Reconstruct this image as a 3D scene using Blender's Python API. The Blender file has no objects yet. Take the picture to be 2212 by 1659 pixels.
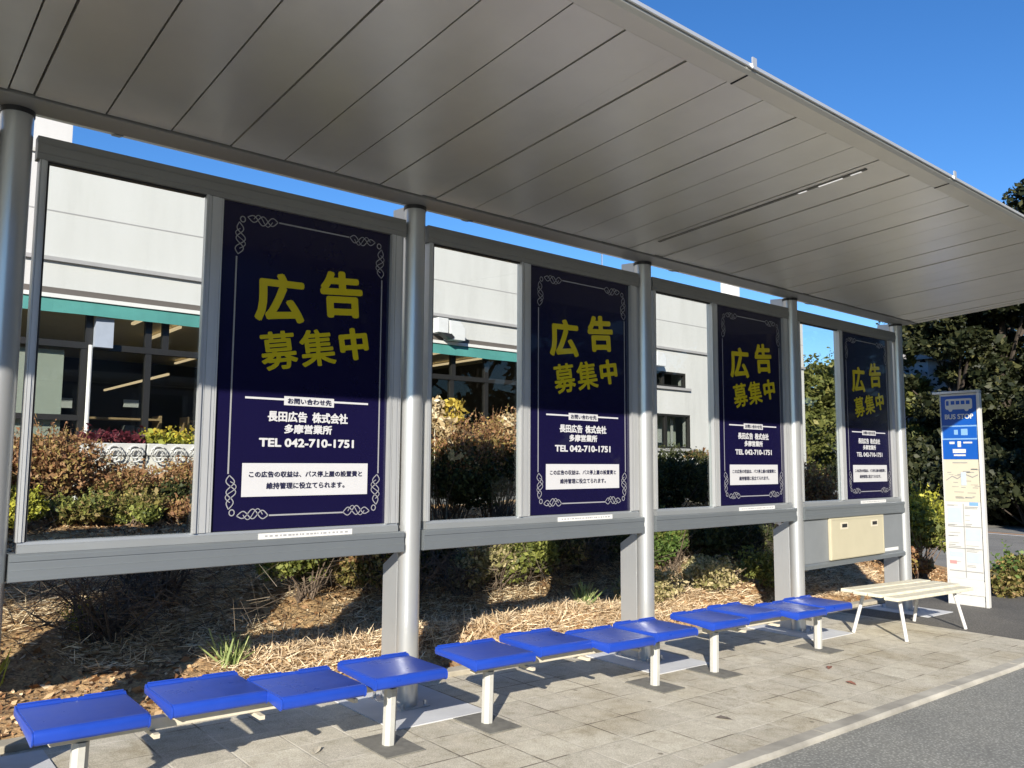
import bpy, bmesh, math, random
import numpy as np
from mathutils import Vector, Matrix

# ------------------------------------------------------------------ camera, sky, sun, exposure
scene = bpy.context.scene
COL = scene.collection
R = math.radians

cam_data = bpy.data.cameras.new("camera")
cam_data.sensor_width = 36.0
cam_data.lens = 36.0 * 1737.65 / 2212.0
cam_data.clip_start = 0.05
cam_data.clip_end = 2000
cam = bpy.data.objects.new("camera", cam_data)
COL.objects.link(cam)
_yaw, _pitch, _roll = R(39.902), R(5.483), R(0.339)
_f = Vector((math.sin(_yaw) * math.cos(_pitch), math.cos(_yaw) * math.cos(_pitch), math.sin(_pitch)))
_r = Vector((math.cos(_yaw), -math.sin(_yaw), 0))
_u = _r.cross(_f)
_r2 = _r * math.cos(_roll) + _u * math.sin(_roll)
_u2 = -_r * math.sin(_roll) + _u * math.cos(_roll)
_m = Matrix((_r2, _u2, -_f)).transposed().to_4x4()
_m.translation = Vector((-1.011, -4.287, 1.62))
cam.matrix_world = _m
scene.camera = cam

SUN_EL = R(22.8)
SUN_DIR = Vector((-0.743 * math.cos(SUN_EL), -0.669 * math.cos(SUN_EL), math.sin(SUN_EL)))  # towards the sun
world = bpy.data.worlds.new("World")
scene.world = world
world.use_nodes = True
wn = world.node_tree
bg = wn.nodes["Background"]
sky = wn.nodes.new("ShaderNodeTexSky")
sky.sky_type = 'NISHITA'
sky.sun_disc = False
sky.sun_elevation = SUN_EL
sky.sun_rotation = math.atan2(SUN_DIR.x, SUN_DIR.y)
sky.altitude = 100
sky.air_density = 1.0
sky.dust_density = 0.0
sky.ozone_density = 5.0
hsv = wn.nodes.new("ShaderNodeHueSaturation")      # the clear winter sky is a deeper blue
hsv.inputs["Hue"].default_value = 0.506
hsv.inputs["Saturation"].default_value = 1.17
hsv.inputs["Value"].default_value = 1.38
wn.links.new(sky.outputs[0], hsv.inputs["Color"])
wn.links.new(hsv.outputs[0], bg.inputs[0])
bg.inputs[1].default_value = 0.07

sun_data = bpy.data.lights.new("sun", 'SUN')
sun_data.energy = 5.0
sun_data.angle = R(0.5)
sun_data.color = (1.0, 0.93, 0.82)
sun = bpy.data.objects.new("sun", sun_data)
COL.objects.link(sun)
sun.rotation_euler = SUN_DIR.to_track_quat('Z', 'Y').to_euler()

scene.view_settings.view_transform = 'Standard'
scene.view_settings.look = 'None'
scene.view_settings.gamma = 1.0
scene.view_settings.exposure = 0.85
scene.cycles.max_bounces = 10
scene.cycles.transparent_max_bounces = 16
scene.cycles.use_denoising = True

# ------------------------------------------------------------------ materials
def new_mat(name):
    m = bpy.data.materials.new(name)
    m.use_nodes = True
    return m, m.node_tree, m.node_tree.nodes["Principled BSDF"]

def N(nt, kind, **kw):
    n = nt.nodes.new(kind)
    for k, v in kw.items():
        setattr(n, k, v)
    return n

def ramp(nt, stops, fac=None):
    r = N(nt, "ShaderNodeValToRGB")
    e = r.color_ramp.elements
    while len(e) < len(stops):
        e.new(0.5)
    for el, (p, c) in zip(e, stops):
        el.position = p
        el.color = (*c, 1)
    if fac is not None:
        nt.links.new(fac, r.inputs[0])
    return r

def noise(nt, scale, detail=4, rough=0.55, vec=None):
    n = N(nt, "ShaderNodeTexNoise")
    n.inputs["Scale"].default_value = scale
    n.inputs["Detail"].default_value = detail
    n.inputs["Roughness"].default_value = rough
    if vec is not None:
        nt.links.new(vec, n.inputs["Vector"])
    return n

def bump(nt, p, height, strength=0.3, dist=0.01):
    b = N(nt, "ShaderNodeBump")
    b.inputs["Strength"].default_value = strength
    b.inputs["Distance"].default_value = dist
    nt.links.new(height, b.inputs["Height"])
    nt.links.new(b.outputs[0], p.inputs["Normal"])
    return b

def plain(name, col, rough=0.5, metal=0.0, var=0.06, scale=6.0, spec=0.5, bumpy=0.0, coat=0.0):
    m, nt, p = new_mat(name)
    tc = N(nt, "ShaderNodeTexCoord")
    n = noise(nt, scale, 5, 0.6, tc.outputs["Object"])
    lo = tuple(max(0, c * (1 - var)) for c in col)
    hi = tuple(min(1, c * (1 + var)) for c in col)
    r = ramp(nt, [(0.3, lo), (0.7, hi)], n.outputs["Fac"])
    nt.links.new(r.outputs[0], p.inputs["Base Color"])
    p.inputs["Roughness"].default_value = rough
    p.inputs["Metallic"].default_value = metal
    p.inputs["Specular IOR Level"].default_value = spec
    p.inputs["Coat Weight"].default_value = coat
    p.inputs["Coat Roughness"].default_value = 0.03
    if bumpy:
        n2 = noise(nt, scale * 14, 4, 0.6, tc.outputs["Object"])
        bump(nt, p, n2.outputs["Fac"], bumpy, 0.004)
    return m

def obj_pos(nt):
    g = N(nt, "ShaderNodeNewGeometry")
    return g.outputs["Position"]

def mat_leaf(name, stops, rough=0.55, transl=0.25):
    """leaf colour picked per leaf by the face attribute 'tint'"""
    m, nt, p = new_mat(name)
    a = N(nt, "ShaderNodeAttribute")
    a.attribute_name = "tint"
    r = ramp(nt, stops, a.outputs["Fac"])
    nt.links.new(r.outputs[0], p.inputs["Base Color"])
    p.inputs["Roughness"].default_value = rough
    p.inputs["Specular IOR Level"].default_value = 0.3
    t = N(nt, "ShaderNodeBsdfTranslucent")
    nt.links.new(r.outputs[0], t.inputs["Color"])
    mix = N(nt, "ShaderNodeMixShader")
    mix.inputs[0].default_value = transl
    nt.links.new(p.outputs[0], mix.inputs[1])
    nt.links.new(t.outputs[0], mix.inputs[2])
    nt.links.new(mix.outputs[0], nt.nodes["Material Output"].inputs[0])
    return m

def mat_glass(name, tint=(0.96, 0.98, 0.97), refl=0.9):
    m, nt, p = new_mat(name)
    nt.nodes.remove(p)
    tr = N(nt, "ShaderNodeBsdfTransparent")
    tr.inputs[0].default_value = (*tint, 1)
    gl = N(nt, "ShaderNodeBsdfGlossy")
    gl.inputs["Roughness"].default_value = 0.01
    gl.inputs["Color"].default_value = (refl, refl, refl, 1)
    lw = N(nt, "ShaderNodeLayerWeight")
    lw.inputs["Blend"].default_value = 0.5
    pw = N(nt, "ShaderNodeMath", operation='POWER')
    nt.links.new(lw.outputs["Facing"], pw.inputs[0])
    pw.inputs[1].default_value = 4.0
    fr = N(nt, "ShaderNodeMath", operation='MULTIPLY_ADD')
    nt.links.new(pw.outputs[0], fr.inputs[0])
    fr.inputs[1].default_value = 0.5
    fr.inputs[2].default_value = 0.025
    mix = N(nt, "ShaderNodeMixShader")
    nt.links.new(fr.outputs[0], mix.inputs[0])
    nt.links.new(tr.outputs[0], mix.inputs[1])
    nt.links.new(gl.outputs[0], mix.inputs[2])
    nt.links.new(mix.outputs[0], nt.nodes["Material Output"].inputs[0])
    return m

def mat_alu(name, col, axis, rough=0.38, metal=0.75, ribs=True, period=0.022):
    """anodised extrusion: faint drawn ribs along one axis"""
    m, nt, p = new_mat(name)
    pos = obj_pos(nt)
    sep = N(nt, "ShaderNodeSeparateXYZ")
    nt.links.new(pos, sep.inputs[0])
    n = noise(nt, 3.0, 4, 0.6, pos)
    lo = tuple(c * 0.93 for c in col)
    r = ramp(nt, [(0.3, lo), (0.7, col)], n.outputs["Fac"])
    nt.links.new(r.outputs[0], p.inputs["Base Color"])
    p.inputs["Metallic"].default_value = metal
    p.inputs["Roughness"].default_value = rough
    if ribs:
        mul = N(nt, "ShaderNodeMath", operation='MULTIPLY')
        nt.links.new(sep.outputs[axis], mul.inputs[0])
        mul.inputs[1].default_value = 2 * math.pi / period
        sn = N(nt, "ShaderNodeMath", operation='SINE')
        nt.links.new(mul.outputs[0], sn.inputs[0])
        pw = N(nt, "ShaderNodeMath", operation='GREATER_THAN')
        nt.links.new(sn.outputs[0], pw.inputs[0])
        pw.inputs[1].default_value = 0.8
        bump(nt, p, pw.outputs[0], 0.25, 0.002)
    return m

def mat_paving():
    m, nt, p = new_mat("paving")
    pos = obj_pos(nt)
    br = N(nt, "ShaderNodeTexBrick")
    br.offset = 0.0
    br.squash = 1.0
    br.inputs["Scale"].default_value = 1.0
    br.inputs["Mortar Size"].default_value = 0.006
    br.inputs["Mortar Smooth"].default_value = 0.4
    br.inputs["Brick Width"].default_value = 0.30
    br.inputs["Row Height"].default_value = 0.30
    br.inputs["Color1"].default_value = (0.43, 0.43, 0.43, 1)
    br.inputs["Color2"].default_value = (0.60, 0.60, 0.60, 1)
    br.inputs["Mortar"].default_value = (0.5, 0.5, 0.5, 1)
    nt.links.new(pos, br.inputs["Vector"])
    big = noise(nt, 1.3, 4, 0.6, pos)
    mid = noise(nt, 11, 6, 0.7, pos)
    fine = noise(nt, 160, 3, 0.7, pos)
    base = ramp(nt, [(0.25, (0.43, 0.395, 0.31)), (0.5, (0.52, 0.485, 0.39)), (0.75, (0.61, 0.57, 0.475))], mid.outputs["Fac"])
    mx = N(nt, "ShaderNodeMix", data_type='RGBA', blend_type='OVERLAY')
    mx.inputs[0].default_value = 0.5
    nt.links.new(base.outputs[0], mx.inputs[6])
    nt.links.new(br.outputs["Color"], mx.inputs[7])
    sp = ramp(nt, [(0.35, (0.25, 0.25, 0.25)), (0.62, (0.62, 0.62, 0.62))], fine.outputs["Fac"])
    mx2 = N(nt, "ShaderNodeMix", data_type='RGBA', blend_type='OVERLAY')
    mx2.inputs[0].default_value = 0.75
    nt.links.new(mx.outputs[2], mx2.inputs[6])
    nt.links.new(sp.outputs[0], mx2.inputs[7])
    # joints: mostly pale lime bloom, here and there dark
    jn = noise(nt, 2.6, 3, 0.6, pos)
    jc = ramp(nt, [(0.42, (0.15, 0.13, 0.10)), (0.50, (0.36, 0.33, 0.26)), (0.62, (0.60, 0.56, 0.47))], jn.outputs["Fac"])
    mx3 = N(nt, "ShaderNodeMix", data_type='RGBA')
    nt.links.new(br.outputs["Fac"], mx3.inputs[0])
    nt.links.new(mx2.outputs[2], mx3.inputs[6])
    nt.links.new(jc.outputs[0], mx3.inputs[7])
    st = ramp(nt, [(0.30, (0.78, 0.74, 0.66)), (0.55, (1, 1, 1))], big.outputs["Fac"])
    mx4 = N(nt, "ShaderNodeMix", data_type='RGBA', blend_type='MULTIPLY')
    mx4.inputs[0].default_value = 1.0
    nt.links.new(mx3.outputs[2], mx4.inputs[6])
    nt.links.new(st.outputs[0], mx4.inputs[7])
    vg = N(nt, "ShaderNodeTexVoronoi")
    vg.inputs["Scale"].default_value = 3.1
    nt.links.new(pos, vg.inputs["Vector"])
    gum = ramp(nt, [(0.035, (0.45, 0.44, 0.42)), (0.055, (1, 1, 1))], vg.outputs["Distance"])
    ng = noise(nt, 5.5, 7, 0.75, pos)
    grime = ramp(nt, [(0.30, (0.84, 0.82, 0.77)), (0.46, (1, 1, 1)), (0.62, (1, 1, 1)), (0.72, (1.14, 1.13, 1.10))], ng.outputs["Fac"])
    mx5 = N(nt, "ShaderNodeMix", data_type='RGBA', blend_type='MULTIPLY')
    mx5.inputs[0].default_value = 1.0
    nt.links.new(mx4.outputs[2], mx5.inputs[6])
    nt.links.new(gum.outputs[0], mx5.inputs[7])
    mx6 = N(nt, "ShaderNodeMix", data_type='RGBA', blend_type='MULTIPLY')
    mx6.inputs[0].default_value = 1.0
    nt.links.new(mx5.outputs[2], mx6.inputs[6])
    nt.links.new(grime.outputs[0], mx6.inputs[7])
    nt.links.new(mx6.outputs[2], p.inputs["Base Color"])
    p.inputs["Roughness"].default_value = 0.85
    sub = N(nt, "ShaderNodeMath", operation='SUBTRACT')
    nt.links.new(fine.outputs["Fac"], sub.inputs[0])
    nt.links.new(br.outputs["Fac"], sub.inputs[1])
    bump(nt, p, sub.outputs[0], 0.5, 0.004)
    return m

def mat_asphalt(name, lo, hi):
    m, nt, p = new_mat(name)
    pos = obj_pos(nt)
    big = noise(nt, 0.8, 4, 0.6, pos)
    fine = noise(nt, 120, 4, 0.75, pos)
    vor = N(nt, "ShaderNodeTexVoronoi")
    vor.inputs["Scale"].default_value = 62
    nt.links.new(pos, vor.inputs["Vector"])
    base = ramp(nt, [(0.3, lo), (0.7, hi)], fine.outputs["Fac"])
    spk = ramp(nt, [(0.10, (1.7, 1.7, 1.65)), (0.28, (1, 1, 1)), (0.6, (0.7, 0.7, 0.7))], vor.outputs["Distance"])
    mx = N(nt, "ShaderNodeMix", data_type='RGBA', blend_type='MULTIPLY')
    mx.inputs[0].default_value = 1
    nt.links.new(base.outputs[0], mx.inputs[6])
    nt.links.new(spk.outputs[0], mx.inputs[7])
    st = ramp(nt, [(0.3, (0.74, 0.74, 0.72)), (0.5, (1, 1, .98)), (0.7, (1.16, 1.15, 1.10))], big.outputs["Fac"])
    mx2 = N(nt, "ShaderNodeMix", data_type='RGBA', blend_type='MULTIPLY')
    mx2.inputs[0].default_value = 1
    nt.links.new(mx.outputs[2], mx2.inputs[6])
    nt.links.new(st.outputs[0], mx2.inputs[7])
    nt.links.new(mx2.outputs[2], p.inputs["Base Color"])
    p.inputs["Roughness"].default_value = 0.9
    bump(nt, p, fine.outputs["Fac"], 0.6, 0.006)
    return m

def mat_soil(name, cols, sc=9):
    m, nt, p = new_mat(name)
    pos = obj_pos(nt)
    n1 = noise(nt, sc, 8, 0.7, pos)
    n2 = noise(nt, 60, 5, 0.7, pos)
    base = ramp(nt, [(0.3, cols[0]), (0.5, cols[1]), (0.68, cols[2])], n1.outputs["Fac"])
    sp = ramp(nt, [(0.35, (0.5, 0.5, 0.5)), (0.65, (1.35, 1.35, 1.3))], n2.outputs["Fac"])
    mx = N(nt, "ShaderNodeMix", data_type='RGBA', blend_type='MULTIPLY')
    mx.inputs[0].default_value = 1
    nt.links.new(base.outputs[0], mx.inputs[6])
    nt.links.new(sp.outputs[0], mx.inputs[7])
    nt.links.new(mx.outputs[2], p.inputs["Base Color"])
    p.inputs["Roughness"].default_value = 0.95
    bump(nt, p, n2.outputs["Fac"], 0.8, 0.02)
    return m

def mat_render_wall():
    m, nt, p = new_mat("white_render")
    pos = obj_pos(nt)
    mp = N(nt, "ShaderNodeMapping")
    mp.inputs["Scale"].default_value = (2.2, 2.2, 0.35)
    nt.links.new(pos, mp.inputs[0])
    n1 = noise(nt, 1.0, 6, 0.65, mp.outputs[0])
    n2 = noise(nt, 45, 4, 0.6, pos)
    base = ramp(nt, [(0.28, (0.42, 0.415, 0.40)), (0.5, (0.475, 0.47, 0.455)), (0.75, (0.50, 0.495, 0.485))], n1.outputs["Fac"])
    nt.links.new(base.outputs[0], p.inputs["Base Color"])
    p.inputs["Roughness"].default_value = 0.9
    bump(nt, p, n2.outputs["Fac"], 0.25, 0.006)
    return m

M = {}
M['paving'] = mat_paving()
M['asphalt'] = mat_asphalt("asphalt", (0.20, 0.20, 0.185), (0.33, 0.33, 0.305))
M['asphalt_far'] = mat_asphalt("asphalt_far", (0.19, 0.185, 0.17), (0.29, 0.28, 0.26))
M['asphalt_walk'] = mat_asphalt("asphalt_walk", (0.10, 0.095, 0.085), (0.17, 0.16, 0.145))
M['concrete'] = plain("concrete", (0.50, 0.49, 0.45), 0.9, var=0.16, scale=5, bumpy=0.3)
M['kerb'] = plain("kerb_concrete", (0.35, 0.33, 0.28), 0.9, var=0.38, scale=2.4, bumpy=0.4)
M['new_concrete'] = plain("new_concrete", (0.50, 0.51, 0.52), 0.85, var=0.10, scale=4, bumpy=0.25)
M['edging'] = plain("edging", (0.38, 0.34, 0.26), 0.9, var=0.2, scale=7, bumpy=0.3)
M['soil'] = mat_soil("soil", ((0.10, 0.06, 0.03), (0.40, 0.25, 0.12), (0.66, 0.44, 0.22)))
M['terrain'] = mat_soil("terrain", ((0.05, 0.045, 0.025), (0.09, 0.08, 0.04), (0.15, 0.12, 0.06)), 2)
M['forecourt'] = mat_asphalt("forecourt", (0.16, 0.155, 0.145), (0.24, 0.235, 0.22))
M['alu_post'] = mat_alu("alu_post", (0.54, 0.55, 0.545), 2, 0.30, 0.62, ribs=False)
M['alu_web'] = mat_alu("alu_web", (0.52, 0.53, 0.525), 1, 0.42, 0.6, period=0.034)
M['alu_beam'] = mat_alu("alu_beam", (0.24, 0.265, 0.28), 2, 0.45, 0.6, period=0.03)
M['alu_frame'] = mat_alu("alu_frame", (0.66, 0.67, 0.665), 2, 0.42, 0.6, ribs=False)
M['alu_header'] = mat_alu("alu_header", (0.30, 0.30, 0.285), 2, 0.45, 0.55, ribs=False)  # same aluminium as the frame, darkened for the shade under the roof
M['alu_sill'] = mat_alu("alu_sill", (0.36, 0.38, 0.39), 2, 0.45, 0.55, ribs=False)
M['alu_bright'] = mat_alu("alu_bright", (0.55, 0.56, 0.56), 2, 0.35, 0.5, ribs=False)
M['ceiling'] = mat_alu("ceiling_panel", (0.80, 0.785, 0.73), 1, 0.36, 0.78, ribs=False)
M['roof_edge'] = mat_alu("roof_edge", (0.74, 0.72, 0.65), 1, 0.42, 0.7, ribs=False)
M['roof_top'] = plain("roof_top", (0.55, 0.57, 0.58), 0.5, 0.4)
M['dark_gap'] = plain("dark_gap", (0.02, 0.02, 0.02), 0.9)
M['gasket'] = plain("gasket", (0.015, 0.015, 0.016), 0.6)
M['glass'] = mat_glass("glass")
M['shop_glass'] = mat_glass("shop_glass", (0.78, 0.80, 0.79), 0.9)
M['poster'] = plain("poster", (0.0062, 0.0050, 0.030), 0.22, var=0.03, spec=0.35, coat=0.25)
M['yellow_ink'] = plain("yellow_ink", (0.56, 0.45, 0.010), 0.25, var=0.02, coat=0.25)
M['white_ink'] = plain("white_ink", (0.50, 0.50, 0.51), 0.25, var=0.02, coat=0.25)
M['silver_ink'] = plain("silver_ink", (0.27, 0.27, 0.28), 0.3, var=0.02, coat=0.2)  # white ink darkened to match the shade on the poster border
M['navy_ink'] = plain("navy_ink", (0.02, 0.02, 0.05), 0.3, var=0.02)
M['grey_ink'] = plain("grey_ink", (0.30, 0.30, 0.31), 0.5, var=0.1)
M['sticker'] = plain("sticker", (0.60, 0.60, 0.58), 0.5, var=0.03)
M['seat'] = plain("seat_blue", (0.013, 0.050, 0.34), 0.30, var=0.05, scale=9, spec=0.5)
_nt = M['seat'].node_tree
_p = _nt.nodes["Principled BSDF"]
_tc = N(_nt, "ShaderNodeTexCoord")
_n = noise(_nt, 9, 4, 0.6, _tc.outputs["Object"])
_rr = ramp(_nt, [(0.35, (0.27, 0.27, 0.27)), (0.7, (0.38, 0.38, 0.38))], _n.outputs["Fac"])
_nt.links.new(_rr.outputs[0], _p.inputs["Roughness"])
M['rail'] = plain("rail_cream", (0.55, 0.50, 0.39), 0.45, var=0.06, scale=20)
M['leg'] = plain("leg_cream", (0.43, 0.425, 0.385), 0.4, var=0.05, scale=20)
M['base_plate'] = plain("base_plate", (0.15, 0.145, 0.125), 0.75, var=0.25, scale=16)
M['steel'] = plain("steel", (0.55, 0.56, 0.57), 0.3, 0.9)
M['white_plank'] = plain("white_plank", (0.62, 0.58, 0.45), 0.55, var=0.16, scale=14)
M['white_paint'] = plain("white_paint", (0.60, 0.59, 0.57), 0.45, var=0.05)
M['grey_panel'] = plain("grey_panel", (0.20, 0.215, 0.225), 0.5, 0.2, var=0.05)
M['cream_panel'] = plain("cream_panel", (0.42, 0.385, 0.275), 0.5, var=0.03, bumpy=0.08)
M['black'] = plain("black_plastic", (0.02, 0.02, 0.022), 0.45)
M['render'] = mat_render_wall()
M['joint'] = plain("joint_grey", (0.30, 0.29, 0.29), 0.8)
M['soffit'] = plain("soffit_brown", (0.10, 0.085, 0.075), 0.7)
M['teal'] = plain("teal_awning", (0.055, 0.21, 0.19), 0.75, var=0.12, scale=3)
M['mullion'] = plain("mullion_dark", (0.018, 0.017, 0.016), 0.4)
M['inside_dark'] = plain("inside_dark", (0.06, 0.06, 0.065), 0.8)
M['inside_ceiling'] = plain("inside_ceiling", (0.78, 0.68, 0.48), 0.8)
M['inside_floor'] = plain("inside_floor", (0.28, 0.27, 0.25), 0.5)
M['blind'] = plain("blind", (0.50, 0.52, 0.45), 0.8)
M['wood'] = plain("wood_tan", (0.48, 0.32, 0.17), 0.6, var=0.2, scale=12)
M['grey_box'] = plain("grey_box", (0.30, 0.33, 0.40), 0.6)
M['lamp_body'] = plain("lamp_body", (0.55, 0.55, 0.55), 0.5)
M['bark'] = plain("bark", (0.05, 0.038, 0.028), 0.9, var=0.4, scale=18, bumpy=0.6)
M['twig_dark'] = plain("twig_dark", (0.075, 0.058, 0.045), 0.9, var=0.5, scale=9)
M['twig'] = plain("twig", (0.15, 0.105, 0.075), 0.85, var=0.45, scale=12)
m_, nt_, p_ = new_mat("tube_light")
p_.inputs["Base Color"].default_value = (0.9, 0.85, 0.7, 1)
p_.inputs["Emission Color"].default_value = (1.0, 0.72, 0.42, 1)
p_.inputs["Emission Strength"].default_value = 0.6
M['tube'] = m_
m_, nt_, p_ = new_mat("led")
p_.inputs["Base Color"].default_value = (0.8, 0.8, 0.78, 1)
p_.inputs["Emission Color"].default_value = (1, 0.98, 0.93, 1)
p_.inputs["Emission Strength"].default_value = 0.3
M['led'] = m_
M['dead_leaf'] = plain('dead_leaf', (0.25, 0.11, 0.075), 0.8)
M['sign_blue'] = plain("sign_blue", (0.004, 0.075, 0.36), 0.35, var=0.03)
M['sign_pale'] = plain("sign_pale", (0.18, 0.34, 0.58), 0.35, var=0.03)
M['sign_white'] = plain("sign_white", (0.55, 0.545, 0.52), 0.4, var=0.03)
M['sign_cream'] = plain("sign_cream", (0.52, 0.475, 0.37), 0.45, var=0.04)
M['paper_blue'] = plain("paper_blue", (0.42, 0.48, 0.54), 0.6)
M['paper_grey'] = plain("paper_grey", (0.26, 0.26, 0.25), 0.6)
M['red_mark'] = plain("red_mark", (0.65, 0.25, 0.24), 0.6)
M['line_white'] = plain("line_white", (0.72, 0.71, 0.68), 0.8, var=0.15)
M['line_orange'] = plain("line_orange", (0.62, 0.33, 0.16), 0.8, var=0.15)
M['brick_house'] = plain("far_wall", (0.55, 0.55, 0.55), 0.8)
M['office'] = plain("office_wall", (0.10, 0.12, 0.17), 0.7)
M['office_glass'] = plain("office_glass", (0.03, 0.04, 0.06), 0.1)

M['leaf_rust'] = mat_leaf("leaf_rust", [(0, (0.10, 0.045, 0.02)), (0.35, (0.26, 0.125, 0.06)), (0.6, (0.38, 0.22, 0.11)), (0.8, (0.32, 0.25, 0.07)), (1, (0.46, 0.35, 0.18))])
M['leaf_mixed'] = mat_leaf("leaf_mixed", [(0, (0.05, 0.05, 0.015)), (0.3, (0.12, 0.12, 0.03)), (0.55, (0.24, 0.20, 0.06)), (0.8, (0.36, 0.24, 0.12)), (1, (0.42, 0.38, 0.10))])
M['leaf_olive'] = mat_leaf("leaf_olive", [(0, (0.05, 0.065, 0.018)), (0.4, (0.13, 0.15, 0.035)), (0.75, (0.25, 0.26, 0.06)), (1, (0.36, 0.36, 0.10))])
M['leaf_straw'] = mat_leaf("leaf_straw", [(0, (0.10, 0.10, 0.03)), (0.35, (0.26, 0.24, 0.09)), (0.65, (0.46, 0.38, 0.20)), (1, (0.62, 0.52, 0.30))])
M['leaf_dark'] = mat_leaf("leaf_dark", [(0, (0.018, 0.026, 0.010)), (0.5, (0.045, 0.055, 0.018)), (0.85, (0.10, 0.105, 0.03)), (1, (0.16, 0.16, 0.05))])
M['leaf_lime'] = mat_leaf("leaf_lime", [(0, (0.13, 0.14, 0.02)), (0.4, (0.26, 0.27, 0.04)), (0.8, (0.48, 0.46, 0.06)), (1, (0.62, 0.55, 0.08))])
M['leaf_green'] = mat_leaf("leaf_green", [(0, (0.04, 0.075, 0.02)), (0.5, (0.10, 0.16, 0.035)), (1, (0.20, 0.27, 0.07))])
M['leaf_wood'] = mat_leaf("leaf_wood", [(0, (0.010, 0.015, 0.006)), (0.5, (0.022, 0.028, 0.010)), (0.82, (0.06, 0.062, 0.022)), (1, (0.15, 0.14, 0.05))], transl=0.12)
M['leaf_oak'] = mat_leaf("leaf_oak", [(0, (0.06, 0.075, 0.02)), (0.5, (0.13, 0.14, 0.035)), (0.85, (0.21, 0.20, 0.055)), (1, (0.28, 0.24, 0.07))], transl=0.2)
M['straw'] = mat_leaf("straw", [(0, (0.13, 0.08, 0.04)), (0.3, (0.46, 0.33, 0.19)), (0.65, (0.72, 0.57, 0.37)), (1, (0.88, 0.76, 0.55))], transl=0.15)
M['twig_leaf'] = mat_leaf("dead_twig", [(0, (0.05, 0.038, 0.028)), (0.7, (0.12, 0.09, 0.065)), (1, (0.26, 0.20, 0.14))], transl=0.05)
M['litter'] = mat_leaf("litter", [(0, (0.08, 0.04, 0.02)), (0.35, (0.30, 0.16, 0.075)), (0.65, (0.54, 0.36, 0.19)), (1, (0.78, 0.62, 0.42))], transl=0.1)
M['grass'] = mat_leaf("grass", [(0, (0.10, 0.16, 0.05)), (0.5, (0.22, 0.28, 0.09)), (1, (0.40, 0.44, 0.18))])
M['flower_yellow'] = mat_leaf("flower_yellow", [(0, (0.20, 0.16, 0.03)), (1, (0.60, 0.44, 0.05))])
M['flower_red'] = mat_leaf("flower_red", [(0, (0.05, 0.008, 0.014)), (0.7, (0.11, 0.018, 0.028)), (1, (0.22, 0.05, 0.06))])
M['plume'] = mat_leaf("plume", [(0, (0.40, 0.28, 0.14)), (0.5, (0.62, 0.48, 0.28)), (1, (0.80, 0.70, 0.50))])
M['golden'] = mat_leaf("golden", [(0, (0.30, 0.22, 0.05)), (0.5, (0.52, 0.38, 0.06)), (1, (0.70, 0.55, 0.12))])

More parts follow.
